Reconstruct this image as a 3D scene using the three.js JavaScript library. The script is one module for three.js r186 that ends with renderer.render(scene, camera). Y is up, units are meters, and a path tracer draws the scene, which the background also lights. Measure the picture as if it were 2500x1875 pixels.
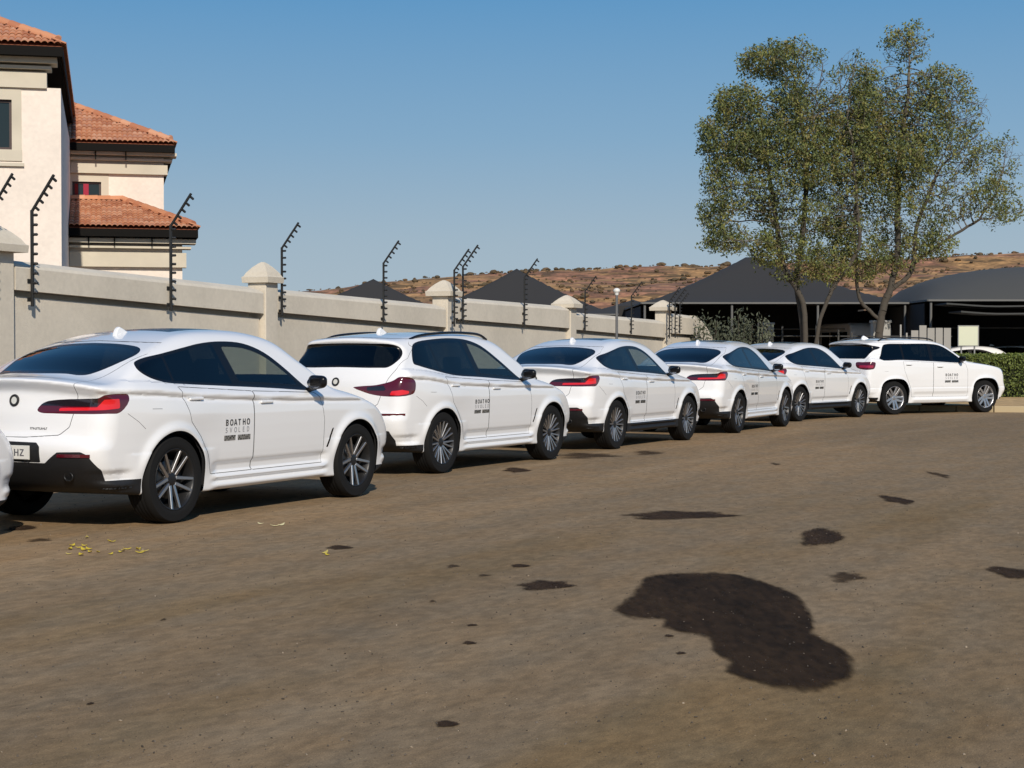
import * as THREE from 'three';
import { RoundedBoxGeometry } from 'three/addons/geometries/RoundedBoxGeometry.js';
import { mergeGeometries } from 'three/addons/utils/BufferGeometryUtils.js';

// ---------------------------------------------------------------- camera, sky, sun, exposure
const scene = new THREE.Scene();
const camera = new THREE.PerspectiveCamera(25.67, 4 / 3, 0.1, 5000);
camera.position.set(0, 1.444, 0);
camera.rotation.x = -0.01889;
const renderer = new THREE.WebGLRenderer({ antialias: true });
renderer.setSize(1024, 768);
renderer.toneMapping = THREE.LinearToneMapping;
renderer.toneMappingExposure = 1.0;
renderer.shadowMap.enabled = true;
renderer.shadowMap.type = THREE.PCFSoftShadowMap;

const sstep = (a, b, x) => { const t = Math.min(1, Math.max(0, (x - a) / (b - a))); return t * t * (3 - 2 * t); };
const lerp = (a, b, t) => a + (b - a) * t;

// clear dry-season sky: pale near the horizon, deeper blue higher up
{
  const W = 64, H = 512, data = new Float32Array(W * H * 4);
  const stops = [[-90, 0.22, 0.19, 0.15], [-0.5, 0.27, 0.25, 0.22], [0, 0.42, 0.505, 0.565], [3.8, 0.350, 0.465, 0.560], [7.2, 0.230, 0.398, 0.572], [12, 0.116, 0.308, 0.552], [25, 0.06, 0.2, 0.44], [50, 0.045, 0.145, 0.34], [90, 0.035, 0.115, 0.29]];
  for (let j = 0; j < H; j++) {
    const e = (j + 0.5) / H * 180 - 90;
    let k = 0; while (k < stops.length - 2 && e > stops[k + 1][0]) k++;
    const a = stops[k], b = stops[k + 1], t = Math.min(1, Math.max(0, (e - a[0]) / (b[0] - a[0])));
    for (let i = 0; i < W; i++) { const o = (j * W + i) * 4; for (let c = 0; c < 3; c++) data[o + c] = lerp(a[c + 1], b[c + 1], t); data[o + 3] = 1; }
  }
  const tex = new THREE.DataTexture(data, W, H, THREE.RGBAFormat, THREE.FloatType);
  tex.mapping = THREE.EquirectangularReflectionMapping; tex.magFilter = THREE.LinearFilter; tex.minFilter = THREE.LinearFilter; tex.needsUpdate = true;
  scene.background = tex; scene.environment = tex;
}
// the sun stands behind the camera, a third of the way up
const sun = new THREE.DirectionalLight(0xfff4e4, 4.05);
sun.position.set(0.21 * 60, Math.tan(33 * Math.PI / 180) * 60, 60);
sun.target.position.set(0, 0, -25); sun.position.add(sun.target.position);
sun.castShadow = true; sun.shadow.radius = 1; sun.shadow.mapSize.set(4096, 4096);
Object.assign(sun.shadow.camera, { left: -40, right: 40, top: 40, bottom: -40, near: 1, far: 250 });
scene.add(sun, sun.target);

// ---------------------------------------------------------------- helpers
function rng(seed) { let a = seed >>> 0; return () => { a |= 0; a = a + 0x6D2B79F5 | 0; let t = Math.imul(a ^ a >>> 15, 1 | a); t = t + Math.imul(t ^ t >>> 7, 61 | t) ^ t; return ((t ^ t >>> 14) >>> 0) / 4294967296; }; }
const counts = {};
function numbered(name) { const base = name.replace(/_\d{3}$/, ''); const n = counts[base] = (counts[base] ?? -1) + 1; return n ? base + '_' + String(n).padStart(3, '0') : base; }
function tag(o, label, category, group, kind) { if (label) o.userData.label = label; if (category) o.userData.category = category; if (group) o.userData.group = group; if (kind) o.userData.kind = kind; return o; }
function shade(o) { o.castShadow = true; o.receiveShadow = true; return o; }
function mesh(name, geo, mat, parent = scene, top = parent === scene) { const m = shade(new THREE.Mesh(geo, mat)); m.name = top ? numbered(name) : name; parent.add(m); return m; }
function group(name, x = 0, y = 0, z = 0, turn = 0, parent = scene) { const g = new THREE.Group(); g.name = parent === scene ? numbered(name) : name; g.position.set(x, y, z); g.rotation.y = turn; parent.add(g); return g; }
function copyOf(o, label) { const c = o.clone(); c.name = numbered(o.name); c.userData = { ...o.userData }; if (label) c.userData.label = label; scene.add(c); return c; }
const merged = (list) => mergeGeometries(list.map((g) => { const h = g.index ? g.toNonIndexed() : g; for (const k of Object.keys(h.attributes)) if (!['position', 'normal', 'uv'].includes(k)) h.deleteAttribute(k); return h; }));
const boxAt = (w, h, d, x, y, z, r = 0) => { const g = r ? new RoundedBoxGeometry(w, h, d, 2, r) : new THREE.BoxGeometry(w, h, d); g.translate(x, y, z); return g; };
function bar(a, b, r, seg = 8, r2 = r) { const A = new THREE.Vector3(...a), B = new THREE.Vector3(...b), d = B.clone().sub(A), g = new THREE.CylinderGeometry(r2, r, d.length(), seg); g.translate(0, d.length() / 2, 0); g.applyQuaternion(new THREE.Quaternion().setFromUnitVectors(new THREE.Vector3(0, 1, 0), d.normalize())); g.translate(...a); return g; }
const std = (r, g, b, rough = 0.8, extra = {}) => new THREE.MeshStandardMaterial({ color: new THREE.Color().setRGB(r, g, b), roughness: rough, ...extra });
const phys = (r, g, b, rough = 0.4, extra = {}) => new THREE.MeshPhysicalMaterial({ color: new THREE.Color().setRGB(r, g, b), roughness: rough, ...extra });

// value noise, tileable by period p
function noiseField(seed, p) { const R = rng(seed), v = new Float32Array(p * p).map(() => R()); return (x, y) => { const xi = Math.floor(x), yi = Math.floor(y), fx = x - xi, fy = y - yi, u = fx * fx * (3 - 2 * fx), w = fy * fy * (3 - 2 * fy), a = ((xi % p) + p) % p, b = (a + 1) % p, c = ((yi % p) + p) % p, d = (c + 1) % p; return lerp(lerp(v[c * p + a], v[c * p + b], u), lerp(v[d * p + a], v[d * p + b], u), w); }; }
function fbmTile(seed, base, oct) { const f = []; for (let i = 0; i < oct; i++) f.push(noiseField(seed + i * 17, base << i)); return (u, v) => { let s = 0, a = 0.5; for (let i = 0; i < oct; i++) { s += a * f[i](u * (base << i), v * (base << i)); a *= 0.5; } return s / (1 - Math.pow(0.5, oct)); }; }
// a texture from fn(u, v) -> [r, g, b] in sRGB 0..1 (or one number for a data map)
function makeTex(w, h, fn, srgb = true) {
  const d = new Uint8Array(w * h * 4);
  for (let j = 0; j < h; j++) for (let i = 0; i < w; i++) { const c = fn((i + 0.5) / w, (j + 0.5) / h), o = (j * w + i) * 4, q = (x) => Math.max(0, Math.min(255, Math.round(x * 255))); if (typeof c === 'number') { d[o] = d[o + 1] = d[o + 2] = q(c); d[o + 3] = 255; } else { d[o] = q(c[0]); d[o + 1] = q(c[1]); d[o + 2] = q(c[2]); d[o + 3] = c.length > 3 ? q(c[3]) : 255; } }
  const t = new THREE.DataTexture(d, w, h); t.wrapS = t.wrapT = THREE.RepeatWrapping; t.magFilter = THREE.LinearFilter; t.minFilter = THREE.LinearMipmapLinearFilter; t.generateMipmaps = true; if (srgb) t.colorSpace = THREE.SRGBColorSpace; t.needsUpdate = true; return t;
}
const rep = (t, x, y) => { const c = t.clone(); c.repeat.set(x, y); c.needsUpdate = true; return c; };
// uv in metres from the position, by the way a face points
function boxUV(g, scale = 1) { if (g.index) g = g.toNonIndexed(); const p = g.attributes.position, n = g.attributes.normal, uv = new Float32Array(p.count * 2); for (let i = 0; i < p.count; i++) { const ax = Math.abs(n.getX(i)), ay = Math.abs(n.getY(i)), az = Math.abs(n.getZ(i)); let u, v; if (ay >= ax && ay >= az) { u = p.getX(i); v = p.getZ(i); } else if (ax >= az) { u = p.getZ(i); v = p.getY(i); } else { u = p.getX(i); v = p.getY(i); } uv[2 * i] = u / scale; uv[2 * i + 1] = v / scale; } g.setAttribute('uv', new THREE.BufferAttribute(uv, 2)); return g; }
// ---------------------------------------------------------------- ground
const GV = fbmTile(5, 8, 4), GS = fbmTile(31, 4, 4);
{
  const fine = fbmTile(77, 64, 4), mid = fbmTile(91, 12, 3), R = rng(4);
  const speck = new Float32Array(1024 * 1024).map(() => R());
  const cm = makeTex(1024, 1024, (u, v) => {
    const s = speck[Math.floor(v * 1024) * 1024 + Math.floor(u * 1024)];
    let k = 1 + (fine(u, v) - 0.5) * 0.26 + (mid(u, v) - 0.5) * 0.06 + (s > 0.975 ? 0.22 : s < 0.06 ? -0.17 : (s - 0.5) * 0.10);
    const w = (mid(v, u) - 0.5) * 0.03;
    return [(0.522 + w) * k, 0.445 * k, (0.345 - w) * k];
  });
  const bm = makeTex(512, 512, (u, v) => fine(u, v) * 0.7 + speck[Math.floor(v * 512) * 1024 + Math.floor(u * 512)] * 0.3, false);
  cm.repeat.set(1 / 2.7, 1 / 2.7); bm.repeat.set(1 / 1.9, 1 / 1.9);
  const mat = new THREE.MeshPhysicalMaterial({ map: cm, bumpMap: bm, bumpScale: 0.004, roughness: 1, specularIntensity: 0.25, vertexColors: true });
  const line = (fa, a, b, fb, s) => { const l = []; for (let v = fa; v < a; v += 4) l.push(v); for (let v = a; v <= b + 1e-6; v += s) l.push(v); for (let v = b + 4; v <= fb; v += 4) l.push(v); return l; };
  const xs = line(-44, -12, 14, 62, 0.12), zs = line(-64, -44, -4, 60, 0.16).map((v) => v);
  const pos = [], col = [], uv = [], idx = [];
  const TR = rng(17), TRACKS = Array.from({ length: 22 }, () => [-14 + TR() * 26, 0.09 + TR() * 0.13, (TR() - 0.42) * 0.17, TR() * 6.28]);
  const ca = Math.cos(0.41), sa = Math.sin(0.41);
  for (const z of zs) for (const x of xs) {
    pos.push(x, 0, z);
    const D = -z, a = x * sa + D * ca, c = x * ca - D * sa; uv.push(a * 0.5, c);   // along and across the way cars drive
    const st = GS(a / 60 + 0.1 + 3, c / 9 + 7.3) - 0.5, st2 = GV(a / 50, c / 3.6) - 0.5, bl = GV(x / 17, D / 17) - 0.5, bl2 = GS(x / 31 + 0.4, D / 31) - 0.5;
    const st3 = GV(a / 26 + 0.37, c / 1.5 + 0.11) - 0.5, st4 = GS(a / 90 + 0.8, c / 22 + 0.6) - 0.5;
    let k = 0.97 + st * 0.26 + st2 * 0.10 + st3 * 0.06 + st4 * 0.28 + bl2 * 0.12;
    for (const [c0, w, amp, ph] of TRACKS) { const wob = c0 + 0.9 * Math.sin(a * 0.11 + ph) + (a - 12) * (a - 12) * 0.006 * Math.sin(ph * 3), u = (c - wob) / w, u2 = (c - wob - 1.55) / w; if (Math.abs(u) < 3) k += amp * Math.exp(-u * u); if (Math.abs(u2) < 3) k += amp * Math.exp(-u2 * u2); }
    const dust = sstep(0.02, 0.28, bl2 + st * 0.6 + (0.12 - Math.abs(c + 9.2) * 0.02));
    const soil = sstep(-0.2, 0.5, (c + 3) / 16 - a / 60 + 0.1 + (GV(a / 24, c / 9) - 0.5) * 0.9 + (GV(a / 44, c / 4) - 0.5) * 1.5);
    col.push(k * (1 + dust * 0.16 - soil * 0.16), k * (1 + dust * 0.10 - soil * 0.20), k * (1 + dust * 0.03 - soil * 0.32));
  }
  const nx = xs.length;
  for (let j = 0; j < zs.length - 1; j++) for (let i = 0; i < nx - 1; i++) { const a = j * nx + i; idx.push(a, a + nx, a + 1, a + 1, a + nx, a + nx + 1); }
  const g = new THREE.BufferGeometry(); g.setAttribute('position', new THREE.Float32BufferAttribute(pos, 3)); g.setAttribute('color', new THREE.Float32BufferAttribute(col, 3)); g.setAttribute('uv', new THREE.Float32BufferAttribute(uv, 2)); g.setIndex(idx); g.computeVertexNormals();
  tag(mesh('asphalt_yard', g, mat), 'wide brown dusty asphalt yard in front of the parked cars', 'asphalt', null, 'structure');
}
const dryTex = (() => { const a = fbmTile(201, 16, 5), b = fbmTile(231, 6, 4), c = fbmTile(261, 90, 3); return makeTex(1024, 1024, (u, v) => { const k = 0.62 + a(u, v) * 0.75 + (c(u, v) - 0.5) * 0.5, t = sstep(0.42, 0.62, b(u, v)), d = sstep(0.56, 0.68, a(v, u)); const r = lerp(0.70, 0.66, t), g = lerp(0.54, 0.47, t), bl = lerp(0.35, 0.35, t); return [lerp(r * k, 0.30, d * 0.6), lerp(g * k, 0.24, d * 0.6), lerp(bl * k, 0.14, d * 0.6)]; }); })();
{
  const g = new THREE.PlaneGeometry(3000, 3000); g.rotateX(-Math.PI / 2); g.translate(0, -0.05, -900);
  const uv = g.attributes.uv; for (let i = 0; i < uv.count; i++) uv.setXY(i, uv.getX(i) * 3000, uv.getY(i) * 3000);
  tag(mesh('open_ground', g, new THREE.MeshStandardMaterial({ map: rep(dryTex, 1 / 40, 1 / 40), roughness: 1 })), 'dry open ground beyond the yard', 'ground', null, 'structure');
}
// sandy verge and its low kerb on the right, behind the last car
{
  const sand = (() => { const a = fbmTile(301, 24, 4); return makeTex(512, 512, (u, v) => { const k = 0.8 + a(u, v) * 0.42; return [0.72 * k, 0.60 * k, 0.42 * k]; }); })();
  const s = new THREE.Shape(); const kerb = [[5.2, 43.9], [9.2, 41.6], [11.6, 40.5], [16, 39.6], [40, 38.4]];
  s.moveTo(5.2, 52); for (const [x, d] of kerb) s.lineTo(x, d + 0.12); s.lineTo(40, 52); s.closePath();
  const g = new THREE.ShapeGeometry(s); g.rotateX(-Math.PI / 2); g.translate(0, 0.13, 0);
  const p = g.attributes.position, uv = g.attributes.uv; for (let i = 0; i < p.count; i++) uv.setXY(i, p.getX(i), p.getZ(i));
  tag(mesh('sandy_verge', g, new THREE.MeshStandardMaterial({ map: rep(sand, 1 / 3, 1 / 3), roughness: 1 })), 'strip of sandy bare soil below the hedge', 'verge', null, 'structure');
  const kg = group('kerb'); tag(kg, 'low sunlit stone kerb along the sandy strip behind the last car', 'kerb', null, 'structure');
  const kmat = [0.92, 1, 1.07].map((k) => std(0.44 * k, 0.35 * k, 0.21 * k, 0.95));
  const R = rng(8);
  for (let i = 0; i < kerb.length - 1; i++) { const [x0, d0] = kerb[i], [x1, d1] = kerb[i + 1], L = Math.hypot(x1 - x0, d1 - d0), n = Math.round(L / 1.0), ang = Math.atan2(d1 - d0, x1 - x0); for (let k = 0; k < n; k++) { const t = (k + 0.5) / n; const b = mesh('kerb_stone', new RoundedBoxGeometry(L / n - 0.012, 0.17, 0.15, 1, 0.015), kmat[Math.floor(R() * 3)], kg); b.position.set(lerp(x0, x1, t), 0.063 + R() * 0.008, -lerp(d0, d1, t) - 0.06); b.rotation.y = ang; } }
}
// damp and oily marks on the asphalt: thin films with ragged outlines
{
  const R = rng(61);
  // a film's outline: distance to its ragged polygon, feathered by the grain of the asphalt
  const grain = fbmTile(711, 40, 3), lump = fbmTile(731, 5, 4);
  function filmTex(poly, px, feather, rag, tone, weak) {
    return makeTex(px, px, (u, v) => { const x = u * 1.2 - 0.6, y = v * 1.2 - 0.6, d = sdPolyFull(poly, x, y) + (lump(u, v) - 0.5) * rag + (grain(u, v) - 0.5) * feather * 1.2, al = sstep(feather, -feather, d) * (weak - (grain(v, u) - 0.5) * 0.3 * weak - Math.max(0, lump(v, u) - 0.6) * 0.5), k = 0.85 + (grain(u, v) - 0.5) * 0.5 + (lump(v, u) - 0.5) * 0.5; return [tone[0] * k, tone[1] * k, tone[2] * k, Math.max(0, Math.min(1, al))]; });
  }
  const filmMat = (t) => { t.wrapS = t.wrapT = THREE.ClampToEdgeWrapping; return new THREE.MeshPhysicalMaterial({ map: t, transparent: true, roughness: 1, specularIntensity: 0.15 }); };
  const blobPoly = (seed) => { const q = rng(seed), p = []; for (let k = 0; k < 14; k++) { const a = k / 14 * Math.PI * 2, r = 0.5 * (0.72 + q() * 0.42); p.push([Math.cos(a) * r, Math.sin(a) * r * (1 - 0.45 * Math.abs(Math.cos(a)) ** 3)]); } return smoothPoly(p, 4); };
  const oils = [0, 1, 2].map((i) => filmMat(filmTex(blobPoly(20 + i), 96, 0.085, 0.2, [0.265, 0.205, 0.155], 0.93))), faints = [0, 1].map((i) => filmMat(filmTex(blobPoly(40 + i), 96, 0.15, 0.3, [0.275, 0.215, 0.165], 0.66)));
  function place(cx, cd, w, h, turn, mat, label) { const g = new THREE.PlaneGeometry(1, 1); g.rotateX(-Math.PI / 2); const p = g.attributes.position; for (let i = 0; i < p.count; i++) { const x = p.getX(i) * 1.2 * w, d = -p.getZ(i) * 1.2 * h; p.setXYZ(i, x + turn * d * 0.6, 0, -d); } const o = mesh('oil_stain', g, mat); o.position.set(cx, 0.004, -cd); return tag(o, label, 'stain', 'dark stains on the asphalt'); }
  function film(pts, mat, label) { const xs = pts.map((p) => p[0]), ds = pts.map((p) => p[1]), cx = (Math.min(...xs) + Math.max(...xs)) / 2, cd = (Math.min(...ds) + Math.max(...ds)) / 2, w = Math.max(...xs) - Math.min(...xs), h = Math.max(...ds) - Math.min(...ds), poly = smoothPoly(pts.map(([x, d]) => [(x - cx) / w, (d - cd) / h]), 5); return place(cx, cd, w, h, 0, filmMat(filmTex(poly, 384, 0.022, 0.045, [0.225, 0.172, 0.124], 0.96)), label); }
  film([[0.57, 9.38], [0.71, 9.95], [0.86, 10.71], [1.01, 10.86], [1.14, 10.93], [1.44, 10.9], [1.57, 10.5], [1.69, 9.91], [1.64, 9.25], [1.58, 8.86], [1.52, 8.61], [1.55, 8.47], [1.61, 8.14], [1.57, 7.7], [1.46, 7.37], [1.31, 7.17], [1.19, 7.2], [1.07, 7.37], [0.99, 7.59], [1.03, 7.81], [0.98, 8.08], [0.98, 8.47], [0.87, 8.64], [0.79, 8.86], [0.82, 9.05], [0.67, 9.09]], null, 'largest dark damp patch on the asphalt, wide above and narrow below');
  const list = [[1.49, 14.88, 0.98, 0.84, 'long thin dark stain left of the pointed stain'], [2.42, 13.12, 0.36, 1.31, 'pointed leaf shaped dark stain right of the long thin stain', 0.35], [3.76, 16.39, 0.27, 1.15, 'oval dark stain above the pointed stain'], [5.02, 19.78, 0.16, 0.93, 'small faint stain above the oval stain', 0, 1], [3.28, 10.99, 0.30, 0.63, 'dark stain cut by the right edge of the photo'], [2.14, 10.77, 0.22, 0.44, 'faint brown stain between the pointed stain and the largest patch', 0.3, 1], [0.21, 10.40, 0.34, 0.46, 'dark oval stain just left of the largest patch'], [0.06, 11.35, 0.14, 0.18, 'narrow dark stain above the oval one left of the largest patch'], [0.80, 8.54, 0.05, 0.08, 'tiny dark spot touching the left edge of the largest patch'], [0.81, 8.05, 0.05, 0.07, 'tiny dark spot below and left of the largest patch'], [1.95, 24.09, 0.43, 0.99, 'faint stain beside the third car', 0, 1], [0.06, 20.56, 0.34, 1.0, 'dark stain beside the front wheel of the second car'], [3.40, 21.70, 0.12, 0.45, 'tiny faint stain in the middle of the yard', 0, 1], [1.03, 23.44, 0.84, 1.15, 'broad faint stain in front of the second car', 0, 1], [-1.27, 12.41, 0.20, 0.32, 'dark oval stain near a lone yellow petal'], [-3.63, 12.90, 0.18, 0.22, 'small dark stain left of the yellow petals', 0, 1], [-4.02, 13.79, 0.25, 0.45, 'brown stain behind the shadow of the nearest whole car'], [-0.40, 11.33, 0.09, 0.15, 'small faint dash left of the stain group in mid yard', 0, 1], [-0.18, 10.86, 0.09, 0.11, 'small faint dash below its neighbour in mid yard', 0, 1], [-0.25, 6.51, 0.10, 0.12, 'dark blot nearest to the camera at the bottom middle'], [-0.21, 8.33, 0.07, 0.11, 'small dark spot in the lower middle of the yard'], [-0.21, 8.88, 0.06, 0.07, 'tiny dark spot above the one in the lower middle'], [-0.46, 9.73, 0.04, 0.09, 'tiny faint spot above centre left of the stains', 0, 1], [-1.88, 9.06, 0.03, 0.08, 'tiny dark speck in the left half of the yard', 0, 1], [-1.73, 6.89, 0.03, 0.05, 'tiny dark speck at the lower left of the yard']];
  list.forEach(([x, d, w, h, label, turn = 0, soft = 0], i) => place(x, d, w, h, turn, soft ? faints[i % 2] : oils[i % 3], label));
  // fallen yellow petals
  const pm = [std(0.55, 0.42, 0.03, 0.7), std(0.50, 0.40, 0.10, 0.7), std(0.6, 0.55, 0.32, 0.8)];
  for (const m of pm) m.side = THREE.DoubleSide;
  const leaf = new THREE.Shape(); leaf.moveTo(-0.026, 0); leaf.quadraticCurveTo(0, 0.024, 0.028, 0); leaf.quadraticCurveTo(0, -0.022, -0.026, 0);
  const lg = new THREE.ExtrudeGeometry(leaf, { depth: 0.002, bevelEnabled: false, curveSegments: 5 }); { const p = lg.attributes.position; for (let i = 0; i < p.count; i++) p.setZ(i, p.getZ(i) + p.getX(i) ** 2 * 12); } lg.rotateX(-Math.PI / 2); lg.computeVertexNormals();
  const spots = [[-3.27, 12.51], [-3.19, 12.39], [-3.18, 12.51], [-3.30, 13.06], [-3.09, 12.29], [-3.04, 12.11], [-3.06, 11.94], [-3.16, 11.99], [-3.04, 12.77], [-2.86, 11.99], [-2.82, 12.11], [-2.82, 12.19], [-2.81, 12.29], [-2.73, 12.29], [-2.67, 12.08], [-2.66, 12.16], [-2.98, 12.11], [-3.12, 12.25], [-3.23, 12.3], [-1.34, 12.05], [-1.31, 11.94], [-2.11, 14.11], [-1.96, 13.92], [-1.92, 14.01]];
  spots.forEach(([x, d], i) => { const o = mesh('fallen_petal', lg, pm[i > 20 ? 2 : i % 4 === 3 ? 1 : 0]); o.position.set(x, 0.006, -d); o.rotation.set((R() - 0.5) * 0.4, R() * 6.28, 0); o.scale.setScalar(0.8 + R() * 0.7); tag(o, i > 20 ? 'pale dry petal on the asphalt beside the nearest whole car' : i > 18 ? 'yellow petal lying below a dark oval stain, apart from the rest' : 'yellow petal in the scatter on the asphalt behind the nearest whole car', 'petal', i > 20 ? 'pale petals beside the car' : i > 18 ? 'two stray yellow petals' : 'yellow petals scattered on the asphalt'); });
  // loose grit on the asphalt, mostly near the camera
  const gm = new THREE.IcosahedronGeometry(1, 0), N = 7000, im = new THREE.InstancedMesh(gm, std(0.115, 0.092, 0.070, 0.95), N), m4 = new THREE.Matrix4(), q4 = new THREE.Quaternion(), e4 = new THREE.Euler(), col4 = new THREE.Color();
  for (let i = 0; i < N; i++) { const d = 5.2 + 16 * R() ** 1.5, x = (R() - 0.5) * d * 0.75, r = 0.0016 + 0.0036 * R() ** 3; e4.set(R() * 6, R() * 6, R() * 6); q4.setFromEuler(e4); m4.compose(new THREE.Vector3(x, r * 0.5, -d), q4, new THREE.Vector3(r * (0.8 + R()), r * 0.75, r * (0.8 + R()))); im.setMatrixAt(i, m4); const t = R(); col4.setRGB(0.4 + t * 1.1 + (t > 0.97 ? 1.2 : 0), 0.4 + t * 1.1 + (t > 0.97 ? 1.2 : 0), 0.4 + t * 1.1 + (t > 0.97 ? 1.1 : 0)); im.setColorAt(i, col4); }
  im.name = 'loose_grit'; shade(im); scene.add(im); tag(im, 'fine loose grit scattered over the asphalt', 'grit', null, 'stuff');
}
// ---------------------------------------------------------------- car bodies: one smooth surface per type, cut into its panels, panes and lamps
const boxes = new WeakMap();
function sdPoly(p, x, y) { let b = boxes.get(p); if (!b) { b = [Infinity, Infinity, -Infinity, -Infinity]; for (const [u, v] of p) { b[0] = Math.min(b[0], u); b[1] = Math.min(b[1], v); b[2] = Math.max(b[2], u); b[3] = Math.max(b[3], v); } boxes.set(p, b); } const ox = Math.max(b[0] - x, x - b[2], b[1] - y, y - b[3]); if (ox > 0.12) return ox; return sdPolyFull(p, x, y); }
function sdPolyFull(p, x, y) { let d = Infinity, s = 1; for (let i = 0, j = p.length - 1, n = p.length; i < n; j = i++) { const ax = p[i][0], ay = p[i][1], ex = p[j][0] - ax, ey = p[j][1] - ay, wx = x - ax, wy = y - ay, t = Math.min(1, Math.max(0, (wx * ex + wy * ey) / (ex * ex + ey * ey || 1e-9))), bx = wx - ex * t, by = wy - ey * t, q = bx * bx + by * by; if (q < d) d = q; const c1 = y >= ay, c2 = y < p[j][1], c3 = ex * wy > ey * wx; if ((c1 && c2 && c3) || (!c1 && !c2 && !c3)) s = -s; } return s * Math.sqrt(d); }
function sdSeg(a, b, x, y) { const ex = b[0] - a[0], ey = b[1] - a[1], wx = x - a[0], wy = y - a[1], t = Math.min(1, Math.max(0, (wx * ex + wy * ey) / (ex * ex + ey * ey))); return Math.hypot(wx - ex * t, wy - ey * t); }
const sdLine = (p, x, y) => { let d = Infinity; for (let i = 0; i < p.length - 1; i++) d = Math.min(d, sdSeg(p[i], p[i + 1], x, y)); return d; };
function smoothPoly(p, sub = 8) { const c = new THREE.CatmullRomCurve3(p.map(([x, y]) => new THREE.Vector3(x, y, 0)), true, 'centripetal'); const n = p.length * sub; return Array.from({ length: n }, (_, i) => { const q = c.getPoint(i / n); return [q.x, q.y]; }); }
const table = (t, y) => { if (y <= t[0][0]) return t[0][1]; for (let i = 0; i < t.length - 1; i++) if (y < t[i + 1][0]) { const u = (y - t[i][0]) / (t[i + 1][0] - t[i][0]); return lerp(t[i][1], t[i + 1][1], u); } return t[t.length - 1][1]; };

function field(spec) {
  const X0 = -2.8, Y0 = -0.1, st = 0.01, nx = 561, ny = 221, sil = new Float32Array(nx * ny), wid = new Float32Array(nx * ny), poly = smoothPoly(spec.sil, 6);
  for (let j = 0; j < ny; j++) for (let i = 0; i < nx; i++) { const x = X0 + i * st, y = Y0 + j * st; sil[j * nx + i] = sdPolyFull(poly, x, y); wid[j * nx + i] = spec.W(x, y); }
  const at = (g, x, y) => { let u = (x - X0) / st, v = (y - Y0) / st; u = Math.min(nx - 1.001, Math.max(0, u)); v = Math.min(ny - 1.001, Math.max(0, v)); const i = u | 0, j = v | 0, fu = u - i, fv = v - j, o = j * nx + i; return (g[o] * (1 - fu) + g[o + 1] * fu) * (1 - fv) + (g[o + nx] * (1 - fu) + g[o + nx + 1] * fu) * fv; };
  return (x, y, z) => {
    const q = z * z, kr = spec.kr * sstep(-0.9, -2.0, x), kf = spec.kf * sstep(0.3, 1.5, x);
    const a = at(sil, x - kr * q + kf * q, y + spec.ky * q * sstep(0.5, 0.9, y)), b = (Math.abs(z) - at(wid, x, y)) * 0.93;
    const e = sstep(1.75, 2.1, Math.abs(x)) * sstep(1.25, 1.0, y), t = sstep(1.2, 1.45, y);
    const r = lerp(lerp(spec.r0, spec.rt, t), spec.re, e) * (y < 0.34 ? 0.6 : 1), h = Math.max(r - Math.abs(a - b), 0);
    return Math.max(a, b) + h * h / (4 * r);
  };
}
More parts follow.
